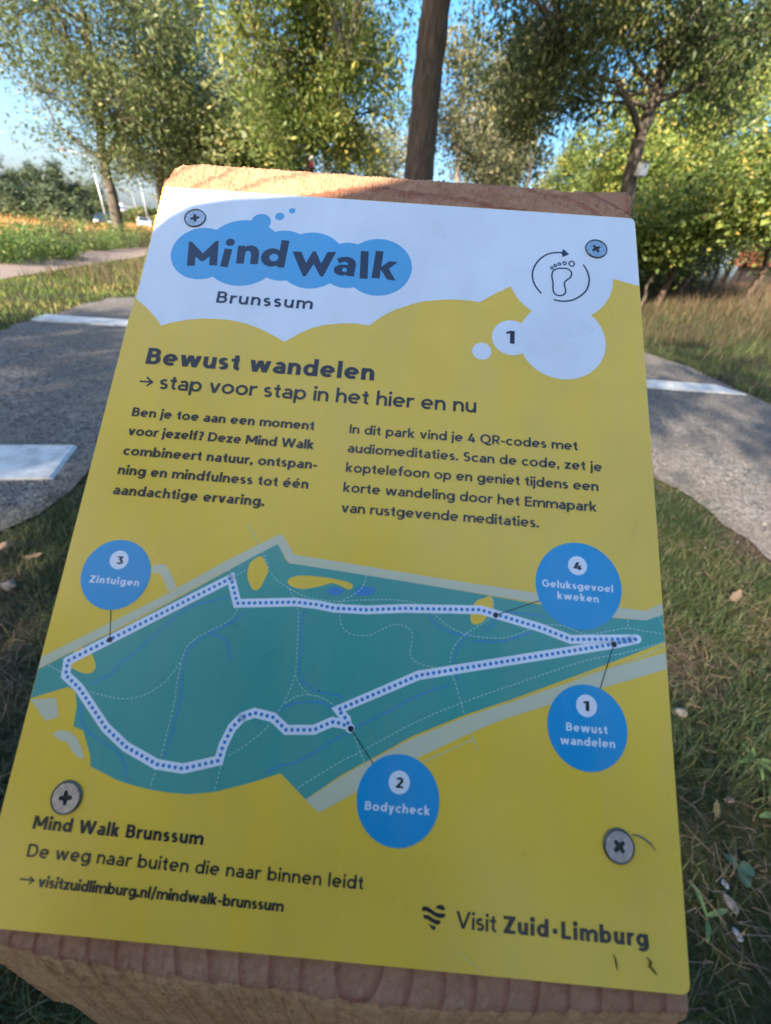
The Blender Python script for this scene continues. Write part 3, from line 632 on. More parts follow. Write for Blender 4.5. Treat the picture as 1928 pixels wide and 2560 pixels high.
# wood: growth rings about a pith close to the front face
def wood_material(name, early, late, pith, ring=0.0078, fuzz=0.6):
    m, nt, b = nodes_of(name)
    tc = N(nt, 'ShaderNodeTexCoord')
    # position in the plate frame, slid along the post axis onto the cut plane
    ge = N(nt, 'ShaderNodeSeparateXYZ'); nt.links.new(tc.outputs['Object'], ge.inputs[0])
    def math_(op, a, bb=None, c=None):
        n = N(nt, 'ShaderNodeMath', operation=op)
        for i, v in enumerate((a, bb, c)):
            if v is None: continue
            if isinstance(v, (int, float)): n.inputs[i].default_value = v
            else: nt.links.new(v, n.inputs[i])
        return n.outputs[0]
    kx, ky = axis.x / axis.z, axis.y / axis.z
    u = math_('MULTIPLY_ADD', ge.outputs[2], -kx, ge.outputs[0]); v = math_('MULTIPLY_ADD', ge.outputs[2], -ky, ge.outputs[1])
    wv = noise_tex(nt, 14, 3, 0.5, tc.outputs['Object'])
    du = math_('SUBTRACT', u, pith[0]); dv = math_('MULTIPLY', math_('SUBTRACT', v, pith[1]), 0.72)
    rr = math_('SQRT', math_('ADD', math_('MULTIPLY', du, du), math_('MULTIPLY', dv, dv)))
    rr = math_('ADD', rr, math_('MULTIPLY', wv.outputs[0], 0.018))
    fr = math_('FRACT', math_('DIVIDE', rr, ring))
    rings = ramp(nt, [(0.0, early), (0.70, tuple(c * 0.95 for c in early)), (0.88, late), (0.93, tuple(c * 0.9 for c in late)), (1.0, early)], fr)
    mp = N(nt, 'ShaderNodeMapping'); mp.inputs['Scale'].default_value = (1, 1, 0.25); nt.links.new(tc.outputs['Object'], mp.inputs[0])
    fz = noise_tex(nt, 420, 7, 0.7, mp.outputs[0], 0.8)
    bl = noise_tex(nt, 35, 5, 0.65, tc.outputs['Object'])
    fr2 = ramp(nt, [(0.3, (0.62, 0.55, 0.5)), (0.55, (1, 1, 1)), (0.75, (1.15, 1.12, 1.05))], fz.outputs[0])
    bl2 = ramp(nt, [(0.3, (0.80, 0.72, 0.66)), (0.6, (1.05, 1.05, 1.05))], bl.outputs[0])
    mu = N(nt, 'ShaderNodeMix', data_type='RGBA', blend_type='MULTIPLY'); mu.inputs[0].default_value = fuzz; nt.links.new(rings.outputs[0], mu.inputs[6]); nt.links.new(fr2.outputs[0], mu.inputs[7])
    mu2 = N(nt, 'ShaderNodeMix', data_type='RGBA', blend_type='MULTIPLY'); mu2.inputs[0].default_value = 0.9; nt.links.new(mu.outputs[2], mu2.inputs[6]); nt.links.new(bl2.outputs[0], mu2.inputs[7])
    nt.links.new(mu2.outputs[2], b.inputs['Base Color'])
    b.inputs['Roughness'].default_value = 0.85; b.inputs['Specular IOR Level'].default_value = 0.2
    add = math_('ADD', fz.outputs[0], math_('MULTIPLY', fr, -0.05))
    bump(nt, b, add, 0.85, 0.0011)
    return m
PITH = (0.098, -0.2335)
M_WOODCUT = wood_material('sawn end grain', (0.50, 0.26, 0.155), (0.38, 0.16, 0.10), PITH)
M_WOODSIDE = wood_material('sawn long grain', (0.68, 0.42, 0.23), (0.61, 0.35, 0.18), PITH, 0.0078, 0.9)

top_pts = [drop(p, -TH - 0.0008) for p in WOOD_OUTLINE]
zt = -TH - 0.0008
L_ = 1.22
def slide(p, s): return p + axis * s
mb = MB()
n = len(top_pts)
lev = [0.0, 0.004, 0.05, 0.2, 0.6, L_]
vs = []
for li, s in enumerate(lev):
    for p in top_pts: vs.append(slide(p, s))
fs = [tuple(range(n))[::-1]] if False else []
c_ = sum((p for p in top_pts), Vector()) / n
for li in range(len(lev) - 1):
    for i in range(n):
        j = (i + 1) % n
        fs.append((li * n + i, li * n + j, (li + 1) * n + j, (li + 1) * n + i))
mb.add(vs, fs)
post = mb.build('post', M_WOODSIDE, sign)
post.matrix_local = REL
# cut face of the post (slanted end)
cut = MB(); cut.add([p + Vector((0, 0, 0.00005)) for p in top_pts], [tuple(range(n))])
cutf = cut.build('cut_face', M_WOODCUT, post)
# relief of torn fibres along the top edge
def relief(name, rows_fn, nu, nv, mat, parent):
    co = np.zeros((nv, nu, 3))
    for a in range(nv):
        for b_ in range(nu):
            co[a, b_] = rows_fn(b_ / (nu - 1), a / (nv - 1))
    ii = (np.arange(nv - 1)[:, None] * nu + np.arange(nu - 1)[None, :]).ravel()
    fc = np.stack([ii, ii + 1, ii + nu + 1, ii + nu], 1)
    return np_mesh(name, co.reshape(-1, 3), fc, mat, parent, smooth=True)
tp = sorted([(p.x, p.y) for p in top_pts[:12]], key=lambda q: q[0])
tx_, ty_ = [q[0] for q in tp], [q[1] for q in tp]
def nz(x, y, z=0): return mnoise.noise(Vector((x, y, z)))
def top_row(u, v):
    x = tx_[0] + (tx_[-1] - tx_[0]) * u
    ye = float(np.interp(x, tx_, ty_)) + 0.00012 * nz(x * 900, 3)
    # v: 0 under the plate, 0.86 the arris, then over the back
    y0 = -0.004
    if v <= 0.88:
        w_ = v / 0.88; y = y0 + (ye - y0) * w_
        h = 0.0003 * nz(x * 160, y * 420) + 0.0006 * max(0, nz(x * 620, y * 240, 5)) * (0.4 + 0.6 * w_) - 0.0009 * max(0, nz(x * 300 + y * 700, y * 200, 8)) * (1 - w_ * 0.6)
        h += 0.0004 * nz(x * 1500, y * 700, 2)
        if w_ > 0.9: h -= 0.0006 * ((w_ - 0.9) / 0.1) ** 2
        return (x, y, zt + 0.0012 + h)
    w_ = (v - 0.88) / 0.12
    p = Vector((x, ye, zt + 0.0006)) + axis * (w_ * 0.03) + Vector((0, 0.0004 * (1 - w_), 0))
    return (p.x, p.y, p.z)
relief('torn_grain', top_row, 620, 40, M_WOODCUT, post)
bp = sorted([(p.x, p.y) for p in top_pts[12:]], key=lambda q: q[0])
bx_, by_ = [q[0] for q in bp], [q[1] for q in bp]
def bot_row(u, v):
    x = bx_[0] + (bx_[-1] - bx_[0]) * u
    ye = float(np.interp(x, bx_, by_)) + 0.0005 * nz(x * 260, 7) + 0.0004 * nz(x * 1100, 1)
    if v <= 0.3:
        w_ = v / 0.3; y = -0.2325 + (ye + 0.2325) * w_
        h = 0.0003 * nz(x * 500, y * 500, 4) + 0.0007 * max(0, nz(x * 900, y * 700, 6)) * max(0, w_ - 0.6) * 2.5
        return (x, y, zt + 0.0010 + h)
    w_ = (v - 0.3) / 0.7; s = 0.055 * w_ ** 1.3
    rnd = 0.0010 * math.exp(-s / 0.002)
    p = Vector((x, ye - 0.0012 + rnd, zt + 0.0010 - 0.0006)) + axis * s
    f = 0.0011 * nz(x * 330, s * 260, 3) + 0.0007 * abs(nz(x * 1200, s * 400, 9)) if s < 0.02 else 0.0007 * nz(x * 120, s * 300, 3)
    p.y -= 0.0006 + f; p.z -= f * 0.3
    return (p.x, p.y, p.z)
fe = relief('sawn_front_edge', bot_row, 520, 60, M_WOODCUT, post); fe.data.materials.append(M_WOODSIDE)
mi_ = np.zeros(519 * 59, dtype=np.int32); mi_[519 * 18:] = 1; fe.data.polygons.foreach_set('material_index', mi_)

# plate -----------------------------------------------------------------
YEL = (0.87, 0.54, 0.045); WHT = (0.78, 0.79, 0.82); BLK = (0.010, 0.014, 0.022); NAVY = (0.012, 0.025, 0.06)
M_PY = print_mat('yellow print', YEL); M_PW = print_mat('white print', WHT); M_PT = print_mat('teal print', (0.065, 0.33, 0.27))
M_PB = print_mat('bright blue print', (0.0, 0.30, 0.58)); M_PC = print_mat('sky blue print', (0.085, 0.38, 0.66)); M_PK = print_mat('black print', BLK, 0.3, 0.02)
M_PN = print_mat('navy print', NAVY, 0.3, 0.03); M_PG = print_mat('pale road print', (0.62, 0.58, 0.38)); M_PS = print_mat('stream blue print', (0.05, 0.24, 0.50))
M_PD = print_mat('dashed line print', (0.42, 0.60, 0.56)); M_PR = print_mat('route dot print', (0.02, 0.20, 0.52)); M_PE = simple_mat('plate edge', (0.62, 0.54, 0.22), 0.5)
PWm, PHm = PLATE_W * 1e-3, PLATE_H * 1e-3
def plate_outline():
    r = 0.0022; pts = []
    for (cx, cy, a0) in ((PWm - r, -r, 90), (PWm - r, -PHm + r, 0), (r, -PHm + r, -90), (0.0008, -0.0008, -180)):
        rr_ = r if cx > 0.001 else 0.0008
        for i in range(7):
            a = math.radians(a0 - 90 * i / 6); pts.append((cx + rr_ * math.cos(a), cy + rr_ * math.sin(a)))
    # clockwise from the top edge; nibble the upper left edge where the saw chipped it
    out = []
    for i, p in enumerate(pts):
        out.append(p)
        q = pts[(i + 1) % len(pts)]
        if p[0] < 0.0003 and q[0] < 0.0006 and abs(q[1] - p[1]) > 0.1:
            y = p[1] + 0.002
            ys = []
            while y < -0.0015:
                if y > -0.075: ys.append(y)
                y += 0.0011
            for k_, yy in enumerate(ys):
                j = rng.random()
                out.append((0.00055 * j * (1 if k_ % 4 else 2.0) if yy > -0.055 else 0.0001 * j, yy))
    return out
po = plate_outline()
npz = len(po)
mbp = MB()
mbp.add([(x, y, 0) for x, y in po] + [(x, y, -TH) for x, y in po], [tuple(range(npz))[::-1], tuple(range(npz, 2 * npz))] + [(i, (i + 1) % npz, npz + (i + 1) % npz, npz + i) for i in range(npz)])
plate = mbp.build('sign_plate', M_PY, sign)
plate.data.materials.append(M_PE)
bm = bmesh.new(); bm.from_mesh(plate.data); bmesh.ops.recalc_face_normals(bm, faces=bm.faces)
for f_ in bm.faces:
    if abs(f_.normal.z) < 0.5: f_.material_index = 1
bm.to_mesh(plate.data); bm.free()
plate.matrix_local = REL
plate['label'] = 'yellow and white printed plate'
Z0 = 0.00002; ZS = 0.00001
def clampx(pts): return [(min(max(x, 0.12), PLATE_W - 0.12), min(max(y, 0.12), PLATE_H - 0.12)) for x, y in pts]
def put(level): return Ink(Z0 + level * ZS)
k = put(0)
wt = [(x, y) for x, y in WHITE_TOP]
k.poly([(0.75, 0.12), (PLATE_W - 1.6, 0.12), (PLATE_W - 0.5, 0.7), (PLATE_W - 0.12, 1.8)] + clampx(wt[2:-1]) + [(0.75, clampx([wt[-1]])[0][1])])
for c in WHITE_CIRCLES: k.circle(c, 72)
k.build('white_cloud_area', M_PW, plate)
k = put(1)
k.poly(clampx(TEAL)); k.build('map_park_area', M_PT, plate)
k = put(2)
k.poly(clampx(ROAD_BRANCH)); k.poly(clampx(ROAD_LOWER)); k.poly(clampx(ROAD_UPPER))
for g_ in GREY_PATCHES: k.poly(clampx(g_))
k.build('map_roads', M_PG, plate)
for g_ in YELLOW_BLOBS:
    k = put(2); k.poly(subdiv_line(g_ + [g_[0]], 4)[:-1]); k.build('map_clearing', M_PY, plate)
k = put(2)
for g_ in PONDS: k.poly(subdiv_line(g_ + [g_[0]], 4)[:-1])
for s_ in STREAMS: k.line(subdiv_line(clampx(s_), 5), 0.42)
k.build('map_streams', M_PS, plate)
k = put(3)
for s_ in DASHES:
    for dsh in dashes(subdiv_line(clampx(s_), 5), 0.72, 0.52): k.line(dsh, 0.26)
k.build('map_footpaths', M_PD, plate)
k = put(4)
k.line(ROUTE, 2.55, caps=True)
for p_ in ROUTE[1:-1]: k.circle((p_[0], p_[1], 1.25), 16)
k.build('map_route', M_PW, plate)
k = put(5)
acc = 0.6; dots = []
for a_, b_ in zip(ROUTE, ROUTE[1:]):
    l = math.hypot(b_[0] - a_[0], b_[1] - a_[1]); pos = acc
    while pos < l:
        t = pos / l; dots.append((a_[0] + (b_[0] - a_[0]) * t, a_[1] + (b_[1] - a_[1]) * t)); pos += 1.665
    acc = pos - l
k.layer([[(x + 0.52 * math.cos(2 * math.pi * i / 12), -y + 0.52 * math.sin(2 * math.pi * i / 12)) for i in range(12)] for x, y in dots])
k.build('map_route_dots', M_PR, plate)
for (c1, c2, num, ld) in CALLOUTS:
    k = put(6); k.line(ld, 0.27); k.circle((ld[1][0], ld[1][1], 0.82), 24)
    k.build('map_leader_line', M_PK, plate)
for (c1, c2, num, ld) in CALLOUTS:
    k = put(7); k.circle(c1, 72); cb = k.build('callout_disc', M_PB, plate, 'round blue map callout numbered ' + num)
    k = put(8); k.circle(c2, 40); k.build('number_disc', M_PW, plate)
k = put(1)
for c in CLOUD_CIRCLES: k.circle(c, 72)
k.build('logo_cloud', M_PC, plate)
k = put(2)
for g_ in LOGO_LETTERS: k.poly(g_)
for c in LOGO_DOTS: k.circle(c, 40)
k.build('logo_lettering', M_PN, plate, 'bold lettering reading MindWalk')
for c in LOGO_HOLES:
    k = put(3); k.circle(c, 32); k.build('letter_counter', M_PC, plate)
k = put(3)
k.line(subdiv_line(FOOT_ARCS[0], 4), 0.62, caps=True); k.line(FOOT_ARCS[1], 0.62, caps=True); k.line(subdiv_line(FOOT_ARCS[2], 4), 0.62, caps=True)
k.poly([FOOT_ARCS[1][0], FOOT_ARCS[1][1], FOOT_ARCS[1][2], FOOT_ARCS[0][-2]])
fs_ = subdiv_line(FOOT_SOLE + [FOOT_SOLE[0]], 4)[:-1]
k.line(fs_, 0.58, closed=True)
for c in TOES:
    k.line([(c[0] + (c[2] - 0.1) * .85 * math.cos(2 * math.pi * i / 20), c[1] + (c[2] - 0.1) * math.sin(2 * math.pi * i / 20)) for i in range(20)], 0.42 + 0.1 * c[2], closed=True)
k.build('footprint_emblem', M_PN, plate)
k = put(3)
for g_ in LEAF_BANDS: k.poly(subdiv_line(g_ + [g_[0]], 3)[:-1])
k.build('striped_leaf_emblem', M_PK, plate)
for a_ in (0, 2):
    k = put(3); k.line(ARROWS[a_], 0.62 if a_ == 0 else 0.42); k.line(ARROWS[a_ + 1], 0.62 if a_ == 0 else 0.42)
    k.build('arrow_mark', M_PK, plate)
CAPS = {'town_name_text': 4.75, 'heading_text': 6.15, 'subheading_text': 5.15, 'intro_text': 3.15, 'instruction_text': 3.15, 'callout_text': 2.1, 'footer_title_text': 3.05, 'footer_line_text': 2.95, 'web_address_text': 2.45, 'organisation_text': 3.65}
for (s, w, p0, p1, cap, nm) in TEXTS:
    k = put(9)
    if s in '1234' and len(s) == 1:
        capn = cap; k.text(s, w, p0, p1, capn)
        m_ = M_PK
    elif s == '·':
        k.circle(((p0[0] + p1[0]) / 2, p0[1] - 1.5, 0.62), 24); m_ = M_PK
    else:
        k.text(s, w + (0.030 if w < 0.13 else 0.012), p0, p1, CAPS[nm])
        m_ = M_PW if nm == 'callout_text' else (M_PN if nm in ('town_name_text',) else M_PK)
    k.build(nm, m_, plate, ('lettering reading ' + s) if len(s) > 2 else None)
# resin and dirt marks on the plate, scratch
M_RESIN = simple_mat('dried brown resin', (0.16, 0.085, 0.015), 0.35)
def bead(name, pts, r, mat, label=None):
    b_ = MB(); b_.tube([Vector((x * 1e-3, -y * 1e-3, 0.0002)) for x, y in pts], [r * q for q in ([0.4] + [1.0] * (len(pts) - 2) + [0.3])], 6)
    o = b_.build(name, mat, plate, True)
    if label: o['label'] = label
bead('resin_streak', [(161.2, 228.6), (161.9, 229.6), (162.0, 230.8), (162.3, 231.8)], 0.00022, M_RESIN)
bead('resin_streak', [(169.6, 228.6), (170.6, 229.4), (170.2, 230.4), (171.2, 231.2), (171.9, 231.9)], 0.0003, M_RESIN)
M_SCR = simple_mat('pale scratch', (0.75, 0.68, 0.35), 0.6)
bead('scratch', [(122.5, 231.0), (126, 233.2), (129, 235.2)], 0.00008, M_SCR)
M_HAIR = simple_mat('grey swarf', (0.16, 0.15, 0.13), 0.6)
bead('metal_burr', [(167.5, 202.2), (169.2, 202.4), (170.6, 202.9), (172.4, 204.0), (173.4, 205.4)], 0.00022, M_HAIR)

# screws ----------------------------------------------------------------
M_ZINC, _nt, _b = nodes_of('brushed zinc')
_tc = N(_nt, 'ShaderNodeTexCoord'); _t = noise_tex(_nt, 900, 4, 0.6, _tc.outputs['Object']); _r = ramp(_nt, [(0.3, (0.30, 0.30, 0.32)), (0.7, (0.55, 0.55, 0.57))], _t.outputs[0])
_nt.links.new(_r.outputs[0], _b.inputs['Base Color']); _b.inputs['Metallic'].default_value = 0.9; _b.inputs['Roughness'].default_value = 0.38; bump(_nt, _b, _t.outputs[0], 0.2, 0.0001)
M_RECESS = simple_mat('dark screw recess', (0.045, 0.042, 0.04), 0.5, 0.6)
M_RIM = simple_mat('shade-dark countersunk rim', (0.13, 0.12, 0.11), 0.4, 0.7)  # rim colour darkened to stand for the shadow ring round the head
def cross_outline(r, w, inner):
    pts = []
    for q in range(4):
        a = math.pi / 2 * q
        for (x, y) in ((r, -w), (r, w), (inner, inner)):
            pts.append((x * math.cos(a) - y * math.sin(a), x * math.sin(a) + y * math.cos(a)))
    return pts
def screw(c, rot, sunk, label):
    """countersunk cross-head screw sitting in its drilled rim"""
    root_m = Matrix.Translation((c[0] * 1e-3, -c[1] * 1e-3, 0)) @ Matrix.Rotation(rot, 4, 'Z')
    R = 0.0037; S_ = 40
    b_ = MB()
    prof = [(R + 0.0004, 0.00005), (R + 0.0003, 0.00055 if not sunk else 0.0004), (R + 0.0001, 0.0006 if not sunk else 0.00045), (R - 0.00005, 0.00012)]
    vs = [(r * math.cos(2 * math.pi * i / S_), r * math.sin(2 * math.pi * i / S_), z) for r, z in prof for i in range(S_)]
    b_.add(vs, [(a * S_ + i, a * S_ + (i + 1) % S_, (a + 1) * S_ + (i + 1) % S_, (a + 1) * S_ + i) for a in range(len(prof) - 1) for i in range(S_)])
    rim = b_.build('screw', M_RIM, sign, True)
    rim.matrix_local = REL @ root_m
    rim['label'] = label
    # head: domed annulus with a cross-shaped well
    h = MB(); zt_ = 0.00052 if not sunk else 0.00022
    HR = R - 0.00012
    outer = [Vector((HR * math.cos(2 * math.pi * i / S_), HR * math.sin(2 * math.pi * i / S_), zt_)) for i in range(S_)]
    cr = [Vector((x, y, zt_)) for x, y in cross_outline(0.00175, 0.00042, 0.00062)]
    from mathutils.geometry import tessellate_polygon
    tri = tessellate_polygon([outer, cr[::-1]])
    allv = outer + cr[::-1]
    h.add(allv, tri)
    low = [Vector((HR + 0.00006, 0, 0)) for _ in ()]
    h.add(outer + [Vector((v.x * 1.02, v.y * 1.02, zt_ - 0.0005)) for v in outer], [(i, (i + 1) % S_, S_ + (i + 1) % S_, S_ + i) for i in range(S_)])
    hd = h.build('screw_head', M_ZINC, rim)
    bm = bmesh.new(); bm.from_mesh(hd.data)
    bmesh.ops.remove_doubles(bm, verts=bm.verts, dist=1e-7)
    bmesh.ops.recalc_face_normals(bm, faces=bm.faces)
    bm.to_mesh(hd.data); bm.free()
    w_ = MB(); nC = len(cr)
    # the well narrows towards its floor, which stays above the plate face
    w_.add([v.copy() for v in cr] + [Vector((v.x * 0.6, v.y * 0.6, 0.00006)) for v in cr], [(i, (i + 1) % nC, nC + (i + 1) % nC, nC + i) for i in range(nC)] + [tuple(nC + i for i in range(nC))])
    w_.build('drive_recess', M_RECESS, hd)
    ln = MB()
    for q in range(4):
        a = math.pi / 4 + q * math.pi / 2
        ln.box((0.0018 * math.cos(a), 0.0018 * math.sin(a), zt_ + 0.00002), (0.0011, 0.00012, 0.00006), Matrix.Rotation(a, 3, 'Z'))
    ln.build('drive_tick', M_ZINC, hd)
screw(SCREWS[0], 0.25, True, 'shiny screw in the upper left corner beside the blue cloud')
screw(SCREWS[1], 0.55, True, 'shiny screw in the upper right corner above the footprint')
screw(SCREWS[2], 0.72, False, 'grey screw at the lower right with a metal burr')
screw(SCREWS[3], 0.12, False, 'grey screw at the lower left above the black lettering')

# ------------------------------------------------------------------ grass
M_GRASS = leaf_mat('grass blades', [(0.0, (0.055, 0.112, 0.011)), (0.35, (0.117, 0.198, 0.021)), (0.6, (0.244, 0.290, 0.041)), (0.8, (0.470, 0.355, 0.098)), (1.0, (0.705, 0.505, 0.173))], 0.25, 0.55, 1.3)  # lighter than the lawn copy; sunlight on the verge is put into the colour
M_LAWN_SHADE = leaf_mat('shaded lawn grass', [(0.0, (0.010, 0.025, 0.003)), (0.35, (0.022, 0.045, 0.007)), (0.6, (0.048, 0.067, 0.014)), (0.8, (0.104, 0.094, 0.034)), (1.0, (0.175, 0.147, 0.069))], 0.2, 0.6, 1.3)  # lawn shade painted in: darker copy of the verge grass
M_BANK = leaf_mat('bank grass', [(0.0, (0.016, 0.042, 0.009)), (0.35, (0.042, 0.080, 0.016)), (0.6, (0.090, 0.115, 0.030)), (0.8, (0.17, 0.14, 0.065)), (1.0, (0.25, 0.19, 0.11))], 0.25, 0.6, 1.0)
M_STRAW = leaf_mat('dead straw', [(0.0, (0.042, 0.028, 0.017)), (0.5, (0.084, 0.058, 0.036)), (1.0, (0.162, 0.116, 0.072))], 0.1, 0.7, 2.0)
M_DRY = leaf_mat('tall dry grass', [(0.0, (0.034, 0.042, 0.014)), (0.4, (0.081, 0.063, 0.032)), (0.7, (0.155, 0.102, 0.058)), (1.0, (0.260, 0.180, 0.104))], 0.25, 0.7, 0.35)
M_WEED = leaf_mat('roadside weed leaves', [(0.0, (0.031, 0.075, 0.014)), (0.4, (0.094, 0.169, 0.032)), (0.75, (0.203, 0.287, 0.057)), (1.0, (0.437, 0.456, 0.129))], 0.35, 0.5, 0.6)

def blades(name, x, y, hgt, wid, tint, mat, lean=0.5, z0=None, segs=3, curl=0.6):
    n = len(x)
    z = ground_z(x, y) if z0 is None else z0
    a = rng.random(n) * 2 * math.pi; la = a + math.pi / 2 + rng.normal(0, 0.5, n)
    ln = np.abs(rng.normal(lean, lean * 0.5, n)) * hgt
    co = np.zeros((n, segs * 2 + 1, 3)); fcs = []
    for s in range(segs + 1):
        t = s / segs
        cx = x + np.cos(la) * ln * t ** (1.2 + curl); cy = y + np.sin(la) * ln * t ** (1.2 + curl)
        cz = z + hgt * t * (1 - 0.25 * t * np.minimum(ln / hgt, 1.2))
        w = wid * (1 - t) ** 0.7 / 2
        if s < segs:
            co[:, s * 2, 0] = cx - np.cos(a) * w; co[:, s * 2, 1] = cy - np.sin(a) * w; co[:, s * 2, 2] = cz
            co[:, s * 2 + 1, 0] = cx + np.cos(a) * w; co[:, s * 2 + 1, 1] = cy + np.sin(a) * w; co[:, s * 2 + 1, 2] = cz
        else:
            co[:, s * 2, 0] = cx; co[:, s * 2, 1] = cy; co[:, s * 2, 2] = cz
    K = segs * 2 + 1
    base = np.arange(n)[:, None] * K
    tr = []
    for s in range(segs - 1):
        tr += [[s * 2, s * 2 + 1, s * 2 + 3], [s * 2, s * 2 + 3, s * 2 + 2]]
    tr.append([(segs - 1) * 2, (segs - 1) * 2 + 1, segs * 2])
    F = (base[:, :, None] + np.array(tr)[None, :, :].reshape(1, -1, 3)).reshape(-1, 3) if False else (base[:, None, :] + np.array(tr)[None, :, :]).reshape(-1, 3)
    return np_mesh(name, co.reshape(-1, 3), F, mat, None, True, np.repeat(tint, K))

def patchy(x, y, s=1.0, seed=0.0):
    return np.array([mnoise.noise(Vector((a * s, b * s, seed))) for a, b in zip(x, y)])
def scatter(n, x0, x1, y0, y1, keep):
    x = rng.uniform(x0, x1, n); y = rng.uniform(y0, y1, n); k = keep(x, y); return x[k], y[k]
def off_paths(x, y):
    jx, jy = rng.normal(0, 0.045, (2,) + np.shape(x))
    return ~inside(GRAVEL_L, x + jx, y + jy) & ~inside(CYCLE, x + jx * 2, y + jy * 2)
# lawn within arm's reach of the post (both sides), with worn, strawy spots
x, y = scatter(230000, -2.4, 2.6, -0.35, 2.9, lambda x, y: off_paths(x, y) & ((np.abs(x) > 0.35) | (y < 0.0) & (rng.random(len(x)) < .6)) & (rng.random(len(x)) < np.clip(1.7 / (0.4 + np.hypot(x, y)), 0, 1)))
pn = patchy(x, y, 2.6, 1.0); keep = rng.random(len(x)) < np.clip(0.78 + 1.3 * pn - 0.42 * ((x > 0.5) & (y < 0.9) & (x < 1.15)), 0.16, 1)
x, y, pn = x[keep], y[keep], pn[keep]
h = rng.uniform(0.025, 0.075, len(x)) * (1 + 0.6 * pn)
blades('lawn_grass', x, y, h, rng.uniform(0.0018, 0.0038, len(x)), np.clip(0.42 + rng.normal(0, 0.2, len(x)) - 0.3 * pn, 0, 1), M_LAWN_SHADE, 0.9)
tag(bpy.data.objects['lawn_grass'], kind='stuff')
x, y = scatter(34000, -2.3, 2.5, -0.35, 3.4, off_paths)
pn = patchy(x, y, 2.6, 1.0); keep = rng.random(len(x)) < np.clip(0.55 - 1.2 * pn, 0.08, 1); x, y = x[keep], y[keep]
n = len(x); a = rng.uniform(0, 2 * math.pi, n); ln = rng.uniform(0.02, 0.09, n); w = rng.uniform(0.0010, 0.0022, n); zz = rng.uniform(0.003, 0.035, n)
co = np.zeros((n, 6, 3))
for s, t in enumerate((-.5, 0, .5)):
    bx = x + np.cos(a) * ln * t + (0.006 * rng.normal(size=n) if s == 1 else 0); by = y + np.sin(a) * ln * t + (0.006 * rng.normal(size=n) if s == 1 else 0); bz = zz + (0.012 * rng.random(n) if s == 1 else rng.uniform(-.01, .02, n))
    co[:, s * 2] = np.stack([bx - np.sin(a) * w / 2, by + np.cos(a) * w / 2, bz], 1); co[:, s * 2 + 1] = np.stack([bx + np.sin(a) * w / 2, by - np.cos(a) * w / 2, bz + 0.0006], 1)
b0 = np.arange(n)[:, None] * 6
F = (b0[:, None, :] + np.array([[0, 1, 3, 2], [2, 3, 5, 4]])[None]).reshape(-1, 4)
tag(np_mesh('straw_litter', co.reshape(-1, 3), F, M_STRAW, None, True, np.repeat(rng.random(n), 6)), kind='stuff')
# verges farther off
x, y = scatter(120000, -16, -3.9, 1.5, 26, lambda x, y: off_paths(x, y) & (x > -15.5 - 0 * y) & (rng.random(len(x)) < np.clip(6.0 / np.hypot(x, y), 0.1, 1)))
pn = patchy(x, y, 0.9, 2.0)
blades('verge_grass', x, y, rng.uniform(0.05, 0.13, len(x)) * (1 + .5 * pn), rng.uniform(0.005, 0.011, len(x)), np.clip(0.46 + rng.normal(0, 0.17, len(x)) - 0.35 * pn, 0, 1), M_GRASS, 0.7, segs=2)
tag(bpy.data.objects['verge_grass'], kind='stuff')
x, y = scatter(120000, 4.0, 22, -2, 26, lambda x, y: off_paths(x, y) & (rng.random(len(x)) < np.clip(6.5 / np.hypot(x, y), 0.1, 1)))
pn = patchy(x, y, 0.7, 5.0); d_ = np.clip((x - 5.2) / 4, 0, 1)
blades('bank_grass', x, y, rng.uniform(0.06, 0.16, len(x)) * (1 + pn + 1.6 * d_), rng.uniform(0.005, 0.012, len(x)), np.clip(0.30 + rng.normal(0, 0.18, len(x)) + 0.3 * pn, 0, 1), M_BANK, 0.8, segs=2)
tag(bpy.data.objects['bank_grass'], kind='stuff')
# tall dry grass along the top of the right-hand bank, and under the trees ahead
x, y = scatter(42000, 7.0, 20, 1, 22, lambda x, y: (x - 7.0 + (y - 8) * 0.10 > rng.random(len(x)) * 1.6) & (y < 24) & (rng.random(len(x)) < np.clip(11 / np.hypot(x, y), 0.1, 1)))
tall = np.clip((x - 7) / 3, 0, 1)
blades('tall_dry_grass', x, y, rng.uniform(0.3, 0.62, len(x)) * (0.55 + 0.85 * tall), rng.uniform(0.006, 0.013, len(x)), np.clip(0.35 + 0.3 * tall + rng.normal(0, 0.2, len(x)), 0, 1), M_DRY, 0.55, segs=3)
tag(bpy.data.objects['tall_dry_grass'], kind='stuff')
x, y = scatter(26000, -9, 9, 8.8, 22, lambda x, y: off_paths(x, y))
blades('rough_grass', x, y, rng.uniform(0.1, 0.4, len(x)), rng.uniform(0.006, 0.013, len(x)), np.clip(0.5 + rng.normal(0, 0.2, len(x)), 0, 1), M_DRY, 0.6, segs=2)
tag(bpy.data.objects['rough_grass'], kind='stuff')
# dry stalks over the orange field
x, y = scatter(60000, -120, -14, 16, 120, lambda x, y: (x < -16.5 - (y - 20) * 0.40) & (rng.random(len(x)) < np.clip(30 / np.hypot(x, y), 0.1, 1)) & ~inside([(-44, 36), (-38, 60), (-128, 214), (-152, 214), (-56, 60), (-62, 40)], x, y))
M_OR = leaf_mat('orange field stalks', [(0.0, (0.42, 0.19, 0.05)), (0.5, (0.66, 0.28, 0.085)), (1.0, (0.80, 0.44, 0.17))], 0.3, 0.8, 0.1)
blades('field_stalks', x, y, rng.uniform(0.3, 0.75, len(x)), rng.uniform(0.02, 0.05, len(x)), rng.random(len(x)), M_OR, 0.3, z0=np.full(len(x), 0.05), segs=2)
tag(bpy.data.objects['field_stalks'], kind='stuff')

